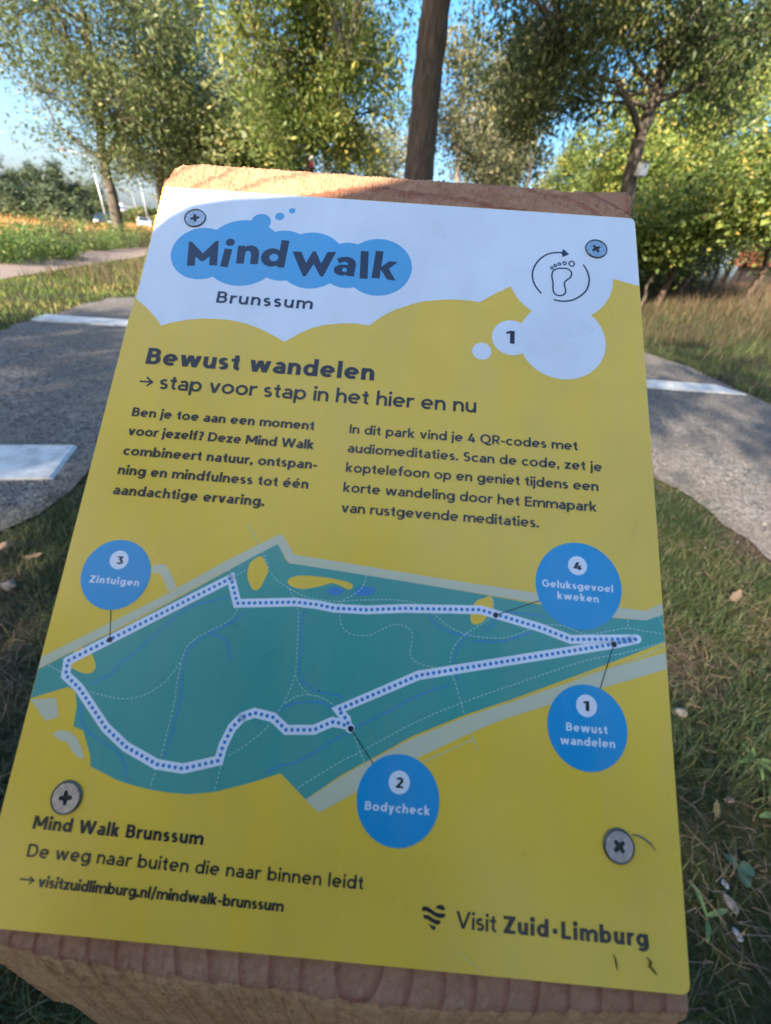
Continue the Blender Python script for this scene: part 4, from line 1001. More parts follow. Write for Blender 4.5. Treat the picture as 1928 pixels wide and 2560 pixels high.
# loose stones in the gravel and on the lawn
def stones(name, x, y, r, mat, z=0.012, tint=None):
    n = len(x)
    base = np.array([(1, 0, 0), (-1, 0, 0), (0, 1, 0), (0, -1, 0), (0, 0, 0.8), (0, 0, -0.5)], float)
    F0 = np.array([(0, 2, 4), (2, 1, 4), (1, 3, 4), (3, 0, 4), (2, 0, 5), (1, 2, 5), (3, 1, 5), (0, 3, 5)])
    a = rng.random(n) * 6.28
    sc = rng.uniform(0.6, 1.3, (n, 6, 1)) * r[:, None, None]
    p = base[None] * sc
    q = p.copy(); q[..., 0] = p[..., 0] * np.cos(a)[:, None] - p[..., 1] * np.sin(a)[:, None]; q[..., 1] = p[..., 0] * np.sin(a)[:, None] + p[..., 1] * np.cos(a)[:, None]
    q[..., 0] += x[:, None]; q[..., 1] += y[:, None]; q[..., 2] += z + r[:, None] * 0.15
    F = (np.arange(n)[:, None, None] * 6 + F0[None]).reshape(-1, 3)
    return np_mesh(name, q.reshape(-1, 3), F, mat, None, False, np.repeat(rng.random(n), 6))
M_PEB = leaf_mat('gravel chips', [(0.0, (0.03, 0.03, 0.032)), (0.5, (0.085, 0.080, 0.078)), (0.8, (0.16, 0.15, 0.14)), (1.0, (0.27, 0.255, 0.235))], 0.0, 0.85, 3.0)
x, y = scatter(60000, -4.6, 4.8, 0.4, 7.5, lambda x, y: inside(GRAVEL_L, x, y) & (np.abs(x) > 1.3) & (rng.random(len(x)) < np.clip(2.4 / np.hypot(x, y), 0.12, 1)))
tag(stones('gravel_chips', x, y, rng.uniform(0.003, 0.0085, len(x)), M_PEB), kind='stuff')
x, y = scatter(900, -2.2, 2.3, -0.2, 2.2, off_paths)
tag(stones('soil_grit', x, y, rng.uniform(0.002, 0.006, len(x)), M_PEB, 0.004), kind='stuff')

def pebble(p, r, col, label, squash=0.6):
    bm = bmesh.new(); bmesh.ops.create_icosphere(bm, subdivisions=3, radius=1)
    for v in bm.verts:
        q = v.co.copy(); f = 1 + 0.35 * mnoise.noise(q * 1.3 + Vector((p[0] * 7, p[1] * 7, 0))) + 0.08 * mnoise.noise(q * 5)
        v.co = Vector((q.x * r * 1.25 * f, q.y * r * 0.8 * f, q.z * r * squash * f))
    me = bpy.data.meshes.new('pebble'); bm.to_mesh(me); bm.free()
    me.polygons.foreach_set('use_smooth', [True] * len(me.polygons))
    me.materials.append(simple_mat('pebble stone ' + str(len(bpy.data.materials)), col, 0.8, 0, 0.25, 60, 0.4, 0.002))
    o = bpy.data.objects.new('pebble', me); link(o); o.location = (p[0], p[1], float(ground_z(p[0], p[1])) + r * squash * 0.6 + 0.006); o.rotation_euler = (0, 0, p[0] * 9)
    tag(o, label, 'stone', 'stones lying on the ground')
pebble((1.05, 0.73), 0.020, (0.168, 0.147, 0.126), 'pale oval pebble in dry grass right of the number 1 callout')
pebble((1.05, 0.485), 0.011, (0.154, 0.105, 0.081), 'small tan pebble on bare soil to the right of the lower screw')
pebble((0.905, 0.265), 0.014, (0.15, 0.14, 0.12), 'flat grey angular stone low on the right in bare soil', 0.45)
pebble((0.885, 0.215), 0.009, (0.20, 0.21, 0.24), 'tiny bluish white round pebble below the flat grey stone')
pebble((0.915, 0.30), 0.007, (0.18, 0.24, 0.30), 'tiny pale blue pebble just above the flat grey stone')
pebble((-1.40, 0.95), 0.024, (0.168, 0.133, 0.119), 'pinkish grey rock in the grass at the left edge below the gravel')
pebble((-1.60, 1.16), 0.020, (0.42, 0.25, 0.16), 'orange brown stone at the edge of the left gravel path')

# fallen leaves
def leaf_thing(p, size, rz, col, label, lobes=0, tilt=0.25, lift=0.03):
    n = 28; pts = []
    for i in range(n):
        a = 2 * math.pi * i / n
        r = size * (0.5 + 0.12 * math.cos(2 * a)) * (1 + (0.16 * math.sin(lobes * a) if lobes else 0))
        x, y = r * 1.15 * math.cos(a), r * 0.62 * math.sin(a)
        pts.append(Vector((x, y, 0.35 * y * y / size + 0.12 * size * math.sin(a * 3) * 0.3)))
    mbl = MB(); mbl.add([Vector((0, 0, -0.02 * size))] + pts, [(0, 1 + i, 1 + (i + 1) % n) for i in range(n)])
    root = mbl.build('fallen_leaf', simple_mat('leaf skin ' + str(len(bpy.data.materials)), col, 0.7, 0, 0.3, 90, 0.3, 0.001), None, True)
    root.location = (p[0], p[1], float(ground_z(p[0], p[1])) + lift); root.rotation_euler = (tilt, -tilt * 0.6, rz)
    st = MB(); st.tube([Vector((-size * 0.5, 0, 0)), Vector((-size * 0.75, size * 0.05, 0.002)), Vector((-size, size * 0.12, 0.001))], [0.0012, 0.0009, 0.0007], 5)
    st.build('stalk', root.data.materials[0], root)
    tag(root, label, 'leaf', 'fallen leaves')
leaf_thing((1.64, 1.32), 0.065, 0.6, (0.124, 0.081, 0.053), 'pale brown dry leaf by the sunlit patch on the right', 5, 0.35)
leaf_thing((1.59, 1.45), 0.055, 1.9, (0.124, 0.056, 0.031), 'small reddish brown leaf in the grass nearest the right gravel edge', 0, 0.5)
leaf_thing((1.22, 0.64), 0.060, 2.6, (0.161, 0.071, 0.028), 'curled orange brown leaf below the green grass tuft on the right', 4, 0.4)
leaf_thing((0.98, 0.45), 0.034, 1.0, (0.167, 0.118, 0.037), 'crumpled yellow leaf on bare soil near the lower right screw', 7, 0.3)
leaf_thing((-1.42, 1.10), 0.042, 0.3, (0.186, 0.112, 0.068), 'light tan leaf in the grass left of the blue callout three', 5, 0.3)
leaf_thing((-1.95, 2.45), 0.06, 0.8, (0.161, 0.043, 0.025), 'dark red leaf lying on the left gravel behind the slab', 5, 0.5, 0.03)
leaf_thing((-1.75, 2.30), 0.045, 2.2, (0.124, 0.037, 0.025), 'dark brown leaf on the left gravel against the plate edge', 5, 0.3, 0.03)

# broad-leaved weeds in the lawn
M_DOCK = simple_mat('dock leaf', (0.055, 0.10, 0.030), 0.7, 0, 0.3, 40, 0.2, 0.002)
M_DOCKB = simple_mat('blue green leaf', (0.03, 0.07, 0.04), 0.75, 0, 0.3, 40, 0.2, 0.002)
def rosette(p, n, ln, wd, mat, label, seed=0, up=0.5):
    root = empty('broadleaf_weed', (p[0], p[1], float(ground_z(p[0], p[1]))), 0, label, 'plant', 'broad-leaved weeds in the lawn')
    r = random.Random(seed)
    for k_ in range(n):
        a = 2 * math.pi * k_ / n + r.uniform(-.4, .4); l = ln * r.uniform(.7, 1.1); w = wd * r.uniform(.8, 1.1); u = up * r.uniform(.5, 1.3)
        vs, f2 = [], []
        S_ = 7
        for s in range(S_ + 1):
            t = s / S_; c = Vector((math.cos(a) * l * t, math.sin(a) * l * t, 0.01 + l * u * math.sin(t * 2.2) * 0.6))
            ww = w * math.sin(math.pi * min(1, t * 0.9 + 0.06)) ** 0.8 / 2 * (1 + 0.12 * math.sin(s * 2.3))
            sd = Vector((-math.sin(a), math.cos(a), 0))
            vs += [c - sd * ww + Vector((0, 0, ww * .35)), c, c + sd * ww + Vector((0, 0, ww * .35))]
        for s in range(S_): f2 += [(s * 3, s * 3 + 1, s * 3 + 4, s * 3 + 3), (s * 3 + 1, s * 3 + 2, s * 3 + 5, s * 3 + 4)]
        mesh_obj('leaf', vs, f2, mat, root, True)
rosette((1.20, 0.60), 6, 0.065, 0.014, M_DOCK, 'rosette of narrow bright green leaves in the grass right of the plate', 3)
rosette((1.16, 0.46), 4, 0.075, 0.016, M_DOCK, 'weed with long grey green pointed leaves near the right picture edge', 4, 0.35)
rosette((0.97, 0.33), 3, 0.034, 0.028, M_DOCKB, 'low weed with broad blue green leaf holed by insects, lower right', 5, 0.25)
rosette((0.83, 0.24), 3, 0.055, 0.012, M_DOCK, 'small weed with narrow leaves beside the tiny round pebble', 6, 0.3)
rosette((-1.55, 0.82), 5, 0.08, 0.03, M_DOCK, 'small green rosette in the grass at the left edge', 7, 0.3)

# ------------------------------------------------------------------ trees
BARK = bark_mat('grey brown bark', (0.115, 0.090, 0.072))
BARK_D = bark_mat('dark brown bark', (0.078, 0.052, 0.034))
BARK_P = bark_mat('pale birch bark', (0.28, 0.24, 0.20))
L_OLIVE = leaf_mat('olive oak leaves', [(0.0, (0.037, 0.061, 0.017)), (0.35, (0.085, 0.122, 0.034)), (0.65, (0.170, 0.201, 0.061)), (0.88, (0.340, 0.323, 0.128)), (1.0, (0.578, 0.476, 0.221))], 0.42, 0.5, 0.35)
L_GREEN = leaf_mat('green yellow leaves', [(0.0, (0.045, 0.080, 0.016)), (0.35, (0.104, 0.160, 0.029)), (0.65, (0.208, 0.248, 0.051)), (0.9, (0.416, 0.352, 0.088)), (1.0, (0.672, 0.480, 0.112))], 0.45, 0.5, 0.35)
L_YEL = leaf_mat('autumn field maple leaves', [(0.0, (0.037, 0.068, 0.019)), (0.3, (0.116, 0.177, 0.041)), (0.6, (0.232, 0.298, 0.069)), (0.85, (0.401, 0.397, 0.096)), (1.0, (0.634, 0.420, 0.096))], 0.42, 0.5, 0.5)
L_PINE = leaf_mat('pine needles', [(0.0, (0.018, 0.039, 0.018)), (0.4, (0.045, 0.075, 0.033)), (0.75, (0.105, 0.132, 0.060)), (1.0, (0.195, 0.210, 0.098))], 0.15, 0.6, 0.25)
L_PALE = leaf_mat('pale birch leaves', [(0.0, (0.078, 0.091, 0.046)), (0.4, (0.169, 0.182, 0.091)), (0.75, (0.312, 0.286, 0.143)), (1.0, (0.546, 0.468, 0.182))], 0.45, 0.5, 0.4)

def leaves(name, centres, spread, per, size, mat, parent, aspect=0.45, flat=0.55, droop=0.0):
    """small folded leaf blades in clusters round the twig ends"""
    c = np.asarray(centres, float); n = len(c) * per
    p = np.repeat(c, per, 0) + rng.normal(0, 1, (n, 3)) * (spread if np.ndim(spread) == 0 else np.repeat(np.asarray(spread), per)[:, None]) * np.array([1, 1, flat])
    d = rng.normal(size=(n, 3)); d[:, 2] = d[:, 2] * 0.5 - droop; d /= np.linalg.norm(d, axis=1)[:, None]
    e = np.cross(d, rng.normal(size=(n, 3))); e /= np.linalg.norm(e, axis=1)[:, None]
    L = size * (0.55 + rng.gamma(2.2, 0.24, n))[:, None]; Wd = L * aspect
    co = np.stack([p - d * L / 2, p + e * Wd / 2 - d * L * .05, p + d * L / 2, p - e * Wd / 2 - d * L * .05], 1)
    cl = np.repeat(rng.normal(0, 0.13, len(c)), per)
    tint = np.clip(0.5 + cl + rng.normal(0, 0.17, n), 0, 1)
    F = np.arange(n * 4).reshape(n, 4)
    return np_mesh(name, co.reshape(-1, 3), F, mat, parent, False, np.repeat(tint, 4))

def tree(name, label, base, trunk_pts, trunk_r, crown, n_cl, per, leaf, lmat, bmat, cat='tree', group=None, limbs=7, spread=0.38, seed=1, droop=0.0, aspect=0.45, extra_limbs=(), shell=0.55, zcut=None, twigs=True, cut=None, clump=5, limb_lo=0.42, taper=0.8):
    """trunk_pts: points relative to base; crown: list of ellipsoids (centre rel. to base, radii, weight)"""
    r = random.Random(seed); base = Vector(base)
    root = empty(name, base, 0, label, cat, group)
    tm = MB()
    tp_ = [Vector(p) for p in trunk_pts]; m = len(tp_)
    # resample the trunk smoothly
    P = []
    ex = [tp_[0]] + tp_ + [tp_[-1]]
    for i in range(1, len(ex) - 2):
        for j in range(5):
            t = j / 5; p0, p1, p2, p3 = ex[i - 1], ex[i], ex[i + 1], ex[i + 2]
            P.append(0.5 * ((2 * p1) + (p2 - p0) * t + (2 * p0 - 5 * p1 + 4 * p2 - p3) * t * t + (3 * p1 - p0 - 3 * p2 + p3) * t ** 3))
    P.append(tp_[-1])
    R = [trunk_r * (1 - taper * (i / (len(P) - 1)) ** 1.3) * (1 + 0.5 * math.exp(-i * 1.3)) * (1 + 0.05 * r.uniform(-1, 1)) for i in range(len(P))]
    seg_ = 40 if trunk_r > 0.14 else 14
    tm.tube(P, R, seg_)
    if seg_ == 40:                         # furrowed bark: vertical ridges pushed in and out of the stem
        for i_, v_ in enumerate(tm.v):
            rg = i_ // 40
            c0_ = P[min(rg, len(P) - 1)]; d_v = v_ - c0_; a_ = (i_ % 40) / 40 * 6.283
            f_ = mnoise.noise(Vector((math.cos(a_) * 5, math.sin(a_) * 5, rg * 0.45 + seed))) + 0.5 * mnoise.noise(Vector((math.cos(a_) * 14, math.sin(a_) * 14, rg * 1.1)))
            tm.v[i_] = c0_ + d_v * (1 + 0.07 * f_)
    # clusters
    cl, wt = [], []
    for (c, rad, wgt) in crown:
        hub = None; left = 0
        for _ in range(int(n_cl * wgt)):
            if hub is not None and left > 0 and clump > 1:
                left -= 1; sg = min(rad) * 0.20 + 0.08
                w_ = hub + Vector((r.gauss(0, sg), r.gauss(0, sg), r.gauss(0, sg * 0.7)))
                if (zcut is None or w_.z >= zcut) and (cut is None or not cut(base + w_)): cl.append(w_); continue
            while True:
                q = Vector((r.gauss(0, 1), r.gauss(0, 1), r.gauss(0, 1))).normalized() * (r.random() ** shell)
                w_ = Vector(c) + Vector((q.x * rad[0], q.y * rad[1], q.z * rad[2]))
                if zcut is not None and w_.z < zcut: continue
                if cut is not None and cut(base + w_): continue
                break
            hub = w_; left = clump - 1
            cl.append(w_)
    # limbs: rise from the trunk, head for groups of clusters
    nodes = []
    limb_m = MB()
    ks = r.sample(cl, min(limbs, len(cl))) if cl else []
    targets = list(ks)
    for e_ in extra_limbs: targets.append(e_)
    for idx, tg in enumerate(targets):
        if isinstance(tg, (list, tuple)):
            pts = [Vector(p) for p in tg[0]]; r0 = tg[1]
        else:
            hi = max(1, int(len(P) * r.uniform(limb_lo, 0.92))); s = P[hi]; r0 = R[hi] * 0.6
            mid = s.lerp(tg, 0.45) + Vector((r.uniform(-.3, .3), r.uniform(-.3, .3), 0.12 * (tg - s).length))
            pts = [s, s.lerp(mid, 0.5) + Vector((0, 0, 0.05)), mid, mid.lerp(tg, .5) + Vector((r.uniform(-.15, .15), r.uniform(-.15, .15), 0.05)), tg]
        rr = [max(0.008, r0 * (1 - 0.85 * i / (len(pts) - 1))) for i in range(len(pts))]
        limb_m.tube(pts, rr, 7, cap=False)
        for a_, b_ in zip(pts[1:], pts[2:]):
            nodes += [a_.lerp(b_, t) for t in (0, .5)]
        nodes.append(pts[-1])
    nodes += P[len(P) // 2:]
    tm.build('trunk', bmat, root, True)
    if limb_m.v: limb_m.build('limb', bmat, root, True)
    if twigs and nodes:
        tw = MB(); na = np.array([tuple(n_) for n_ in nodes])
        for c in cl:
            dd = np.linalg.norm(na - np.array(tuple(c)), axis=1); k_ = int(dd.argmin()); s = nodes[k_]
            mid = s.lerp(c, .5) + Vector((r.uniform(-.12, .12), r.uniform(-.12, .12), 0.08 * dd[k_]))
            tw.tube([s, mid, c], [0.014, 0.009, 0.004], 4, cap=False)
        tw.build('twigs', bmat, root, True)['kind'] = 'stuff'
    if cl:
        leaves('crown', [tuple(c) for c in cl], spread, per, leaf, lmat, root, aspect, 0.75, droop)
    return root

def rel(px, py, Y, base):
    return tuple(at(px, py, Y) - Vector(base))
def tbase(px, py, Y):
    p = at(px, py, Y); p.z = float(ground_z(p.x, p.y)); return p

ROW = 'row of park trees beside the paths'
# T1: leaning tree on the left
Y = 23; b1 = tbase(257, 505, Y)
f1 = rel(222, 345, Y, b1)
tree('oak_tree', 'leaning tree with a bare trunk on the left, beside the nearest lamp post', b1,
     [(0, 0, -0.1), rel(252, 470, Y, b1), rel(240, 410, Y, b1), f1, rel(215, 250, Y, b1), rel(195, 120, Y, b1), rel(165, -60, Y, b1)], 0.27,
     [(rel(150, 130, Y, b1), (4.6, 3.6, 4.0), 0.62), (rel(320, 120, Y + 1, b1), (3.6, 3.2, 4.2), 0.42), (rel(110, -120, Y, b1), (5.4, 4.0, 3.6), 0.42), (rel(235, 285, Y, b1), (2.7, 2.2, 1.4), 0.14)],
     430, 90, 0.135, L_OLIVE, BARK, 'tree', ROW, 10, 0.46, 11, 0.5, 0.36,
     extra_limbs=[([f1, rel(190, 325, Y, b1), rel(150, 290, Y, b1), rel(118, 265, Y, b1), rel(90, 200, Y, b1)], 0.11), ([f1, rel(232, 330, Y, b1), rel(262, 290, Y, b1), rel(270, 180, Y, b1)], 0.07), ([f1, rel(200, 200, Y, b1), rel(120, 60, Y, b1), rel(80, -40, Y, b1)], 0.07), ([rel(215, 250, Y, b1), rel(230, 130, Y, b1), rel(250, 0, Y, b1)], 0.06)])
# T2: second tree, fork just over the plate's corner
Y = 29; b2 = tbase(352, 500, Y); f2_ = rel(345, 375, Y, b2)
tree('oak_tree', 'tree forking low behind the top left corner of the post', b2,
     [(0, 0, -0.1), rel(350, 440, Y, b2), f2_, rel(362, 300, Y, b2), rel(372, 160, Y, b2), rel(380, 20, Y, b2)], 0.26,
     [(rel(380, 230, Y, b2), (3.7, 3.2, 3.6), 0.6), (rel(400, 30, Y, b2), (3.9, 3.4, 4.2), 0.45), (rel(300, 345, Y, b2), (1.5, 1.4, 0.7), 0.06), (rel(430, 320, Y, b2), (2.0, 1.8, 1.3), 0.14)],
     380, 90, 0.15, L_OLIVE, BARK, 'tree', ROW, 9, 0.50, 12, 0.5, 0.36,
     extra_limbs=[([f2_, rel(330, 350, Y, b2), rel(312, 335, Y, b2), rel(285, 320, Y, b2)], 0.07), ([f2_, rel(362, 350, Y, b2), rel(390, 300, Y, b2), rel(430, 240, Y, b2)], 0.08)])
# T3: tree behind the post top with the trail blaze
Y = 15; b3 = tbase(672, 520, Y); f3 = rel(668, 300, Y, b3)
tree('oak_tree', 'tree whose slim trunk carries a red and white trail blaze', b3,
     [(0, 0, -0.1), rel(671, 400, Y, b3), rel(669, 340, Y, b3), f3, rel(660, 200, Y, b3), rel(645, 60, Y, b3), rel(640, -80, Y, b3)], 0.135,
     [(rel(590, 130, Y, b3), (1.9, 2.2, 2.0), 0.34), (rel(745, 150, Y, b3), (1.6, 2.0, 1.7), 0.30), (rel(660, -30, Y, b3), (3.2, 3.0, 1.9), 0.42), (rel(640, 250, Y, b3), (1.4, 1.5, 0.7), 0.12), (rel(770, 290, Y, b3), (0.9, 1.0, 0.6), 0.07)],
     400, 95, 0.105, L_GREEN, BARK, 'tree', ROW, 14, 0.27, 13, 0.7, 0.36,
     extra_limbs=[([f3, rel(690, 320, Y, b3), rel(715, 290, Y, b3), rel(760, 250, Y, b3)], 0.05), ([f3, rel(700, 150, Y, b3), rel(760, 60, Y, b3)], 0.06)])
# T4: the big near trunk
Y = 7.4; b4 = tbase(897, 640, Y)
tree('oak_tree', 'nearest tree, its thick dark trunk rising behind the middle of the post', b4,
     [(0, 0, -0.1), rel(903, 420, Y, b4), rel(912, 300, Y, b4), rel(925, 160, Y, b4), rel(943, 0, Y, b4), rel(960, -130, Y, b4), rel(975, -420, Y, b4)], 0.215,
     [((1.6, -0.4, 5.1), (2.2, 2.0, 1.0), 0.30), ((-1.8, 0.3, 5.6), (2.2, 2.2, 1.2), 0.25), ((0.0, 0, 7.0), (3.3, 3.2, 1.8), 0.5)],
     330, 90, 0.10, L_GREEN, BARK_D, 'tree', ROW, 10, 0.30, 14, 0.9, 0.34, limb_lo=0.84, taper=0.30,
     extra_limbs=[([rel(950, -60, Y, b4), rel(1060, -60, Y, b4), rel(1150, 0, Y, b4), rel(1210, 40, Y, b4)], 0.05)])
# T5: right-hand tree with spreading limbs
Y = 10.5; b5 = tbase(1335, 600, Y); f5 = rel(1412, 222, Y, b5)
tree('oak_tree', 'tree with a curved forking trunk on the right, carrying a nest box', b5,
     [(0, 0, -0.3), rel(1345, 470, Y, b5), rel(1362, 380, Y, b5), rel(1385, 290, Y, b5), f5, rel(1440, 150, Y, b5), rel(1470, 80, Y, b5), rel(1490, -60, Y, b5)], 0.155,
     [(rel(1170, 130, Y, b5), (1.7, 1.7, 0.9), 0.30), (rel(1330, 30, Y, b5), (1.6, 1.8, 0.9), 0.30), (rel(1530, 40, Y, b5), (1.8, 1.8, 1.0), 0.30), (rel(1190, 250, Y, b5), (1.2, 1.1, 0.55), 0.14), (rel(1330, -150, Y, b5), (3.2, 2.8, 1.4), 0.40), (rel(1590, 170, Y, b5), (0.7, 0.9, 0.4), 0.05)],
     330, 85, 0.085, L_OLIVE, BARK, 'tree', ROW, 12, 0.22, 15, 0.9, 0.34,
     extra_limbs=[([f5, rel(1490, 190, Y, b5), rel(1560, 130, Y, b5), rel(1620, 60, Y, b5), rel(1680, 10, Y, b5)], 0.055), ([f5, rel(1405, 180, Y, b5), rel(1370, 140, Y, b5), rel(1335, 70, Y, b5)], 0.06), ([rel(1406, 240, Y, b5), rel(1370, 218, Y, b5), rel(1310, 222, Y, b5), rel(1240, 215, Y, b5)], 0.04), ([rel(1400, 200, Y, b5), rel(1340, 205, Y, b5), rel(1280, 190, Y, b5), rel(1220, 170, Y, b5)], 0.035), ([f5, rel(1425, 130, Y, b5), rel(1420, 20, Y, b5)], 0.055)])
# T6: slender birch behind the big trunk
Y = 17; b6 = tbase(985, 540, Y)
tree('birch_tree', 'slender sparse birch showing sky through it, right of the big dark trunk', b6,
     [(0, 0, 0), rel(988, 380, Y, b6), rel(996, 280, Y, b6), rel(1000, 200, Y, b6), rel(1005, 110, Y, b6), rel(1008, 60, Y, b6)], 0.085,
     [(rel(1005, 200, Y, b6), (1.2, 1.2, 1.7), 0.6), (rel(1020, 330, Y, b6), (1.6, 1.4, 1.1), 0.5)],
     150, 60, 0.10, L_PALE, BARK_P, 'tree', None, 8, 0.34, 16, 0.4, 0.45)
# low light trees at the far side, glimpsed under the crowns
for i, (px, py, Yb, rx, rz, lab, m_) in enumerate([
        (790, 345, 30, 2.6, 1.8, 'pale yellowish tree far behind, just left of the big trunk base', L_PALE),
        (1085, 350, 24, 1.6, 1.3, 'small pale tree far behind, between the birch and the right-hand gap of sky', L_PALE),
        (1105, 230, 21, 1.2, 2.0, 'tall pale leafy tree beside the birch, under the hanging branches', L_PALE),
        (560, 300, 26, 4.6, 2.6, 'broad dark tree mass far behind the post, left of the blazed trunk', L_OLIVE),
        (455, 330, 34, 3.4, 2.6, 'dark rounded tree far behind the top left of the post', L_OLIVE)]):
    b = tbase(px, 540, Yb); c = rel(px, py, Yb, b)
    tree('background_tree', lab, b, [(0, 0, 0), (0.05, 0, c[2] * 0.5), (0, 0.05, c[2])], 0.10,
         [(c, (rx, rx, rz), 1.0), ((c[0], c[1], c[2] * 0.55), (rx * .8, rx * .8, rz * .8), 0.5)], 200 if rx > 3 else 110, 90 if rx > 3 else 75, 0.21 if rx > 3 else 0.16, m_, BARK, 'tree', 'trees far behind the park', 6, 0.42, 40 + i, 0.2, 0.5, twigs=False)

# right-hand hedgerow of field maples and oaks
HR = 'hedgerow trees on the right'
for i, (px, py, Yb, rx, ry, rz, lab, ncl, m_) in enumerate([
        (1205, 400, 34, 1.5, 1.6, 3.0, 'narrow pointed tree farthest left in the right-hand hedgerow', 90, L_GREEN),
        (1262, 390, 33, 1.5, 1.6, 3.1, 'narrow pointed tree second from the left in the right-hand hedgerow', 90, L_GREEN),
        (1325, 420, 24, 2.1, 2.0, 2.6, 'rounded yellow green tree directly left of the curved trunk', 130, L_YEL),
        (1440, 330, 17, 2.1, 2.2, 3.0, 'yellow green field maple right behind the curved trunk', 230, L_YEL),
        (1560, 250, 19, 3.0, 2.8, 4.1, 'tallest yellow green tree of the hedgerow, reaching the upper right corner', 300, L_YEL),
        (1440, 480, 14.5, 1.25, 1.3, 1.15, 'low yellow maple bush with dark gaps beside the top right corner of the plate', 120, L_YEL),
        (1630, 392, 13, 1.3, 1.5, 1.25, 'bright green maple bush at the right picture edge above the red roof', 170, L_YEL)]):
    b = tbase(px, 600, Yb); c = rel(px, py, Yb, b)
    low = max(0.9, c[2] - rz)
    tree('hedgerow_tree', lab, b, [(0, 0, -0.1), (0.1, -0.05, 0.9), (-0.1, 0.05, c[2] * .6), (0, 0, c[2])], 0.10,
         [(c, (rx, ry, rz), 0.8), ((c[0] - rx * .3, c[1] - .3, c[2] - rz * .4), (rx * .9, ry * .9, rz * .55), 0.3)], ncl, 132, 0.082 if Yb < 20 else 0.115, m_, BARK_D, 'tree', HR, 8, 0.30, 60 + i, 0.15, 0.75, shell=0.42, zcut=low * 0.75, twigs=(Yb < 18))
# gnarled trunks showing in the hedge gap
for (px, Yb, lab, sd) in [(1493, 15.0, 'twisted sunlit bare stem in the dark gap of the hedgerow', 1), (1405, 14.2, 'thin dark stem at the plate edge under the low maple', 2), (1470, 16.5, 'thin shaded stem behind the twisted one', 3), (1545, 15.5, 'slanting shaded stem in the hedgerow gap', 4)]:
    b = tbase(px, 600, Yb)
    r_ = random.Random(sd); pts = [(0, 0, -0.1)]
    for k_ in range(1, 9): pts.append((pts[-1][0] + r_.uniform(-.14, .14), pts[-1][1] + r_.uniform(-.1, .1), k_ * 0.33))
    tree('hedge_stem', lab, b, pts, 0.075 if sd == 1 else 0.05, [], 0, 0, 0.1, L_YEL, BARK, 'shrub', HR, 0, twigs=False)
tree('elder_shrub', 'dark green shrub filling the shaded gap low in the hedgerow', tbase(1500, 600, 17.5), [(0, 0, 0), (0, 0.1, 0.8), (0, 0, 1.5)], 0.05, [((0, 0, 1.5), (2.4, 1.4, 1.5), 1)], 150, 90, 0.10, L_OLIVE, BARK_D, 'shrub', HR, 5, 0.3, 77, 0.1, 0.6, twigs=False)
tree('elder_shrub', 'dark green undergrowth behind the low yellow maple', tbase(1400, 600, 17.0), [(0, 0, 0), (0, 0.1, 0.8), (0, 0, 1.5)], 0.05, [((0, 0, 1.7), (1.8, 1.3, 1.6), 1)], 120, 90, 0.10, L_OLIVE, BARK_D, 'shrub', HR, 5, 0.3, 78, 0.1, 0.6, twigs=False)
tree('elder_shrub', 'dark green shrub between the hedgerow and the red roofed house', tbase(1600, 600, 18.5), [(0, 0, 0), (0, 0.1, 0.8), (0, 0, 1.5)], 0.05, [((0, 0, 2.4), (1.5, 1.2, 1.5), 1)], 100, 90, 0.10, L_OLIVE, BARK_D, 'shrub', HR, 5, 0.3, 79, 0.1, 0.6, twigs=False)

# conifers beyond the field
for i, (px, pt, Yb, rx, lab) in enumerate([
        (18, 335, 54, 4.6, 'tallest dark pine at the left picture edge'), (66, 392, 60, 4.2, 'bushy dark pine second from the left edge'),
        (104, 378, 56, 4.0, 'bluish pine in the middle of the left-hand pine group'), (150, 368, 58, 4.4, 'pointed lighter pine, third tall one from the left'),
        (186, 412, 60, 4.0, 'broad low pine right of the pointed one'), (224, 418, 72, 4.5, 'dark rounded pine beside the leaning trunk'), (128, 425, 52, 3.2, 'low pine in front of the pointed one'), (44, 420, 50, 3.0, 'low dark pine in front at the far left')]):
    b = tbase(px, 480, Yb); top = at(px, pt - 12, Yb).z; rx *= 0.85
    cr = []
    lv = 7
    for k_ in range(lv):
        t = k_ / (lv - 1); z = top * (0.14 + 0.82 * t)
        for q in range(3):
            a = rng.random() * 6.28; w = rx * 0.42 * (1 - t) ** 0.8
            cr.append(((math.cos(a) * w, math.sin(a) * w, z), (rx * 0.50 * (1 - t * 0.9) + 0.25, rx * 0.5 * (1 - t * 0.9) + 0.25, top * 0.07), 0.05 * (1.25 - t)))
    tree('pine_tree', lab, b, [(0, 0, 0), (0.1, 0, top * .5), (0, 0, top * .97)], 0.22, cr, 260, 60, 0.34, L_PINE, BARK_D, 'tree', 'pines beyond the field', 0, 0.42, 90 + i, -0.3, 0.22, twigs=False)
for i, (px, pt, Yb, rx, lab) in enumerate([(308, 447, 120, 5.5, 'small round far tree right of the grey building'), (276, 462, 140, 6, 'far low tree in front of the grey building'), (330, 455, 140, 5, 'far tree at the plate edge behind the second lamp post')]):
    b = tbase(px, 480, Yb); top = at(px, pt, Yb).z
    tree('background_tree', lab, b, [(0, 0, 0), (0.1, 0, top * .5), (0, 0, top * .9)], 0.2, [((0, 0, top * .55), (rx * .7, rx * .7, top * .45), 1)], 110, 50, 0.5, L_OLIVE, BARK_D, 'tree', 'trees far behind the park', 0, 0.5, 110 + i, 0, 0.6, twigs=False)

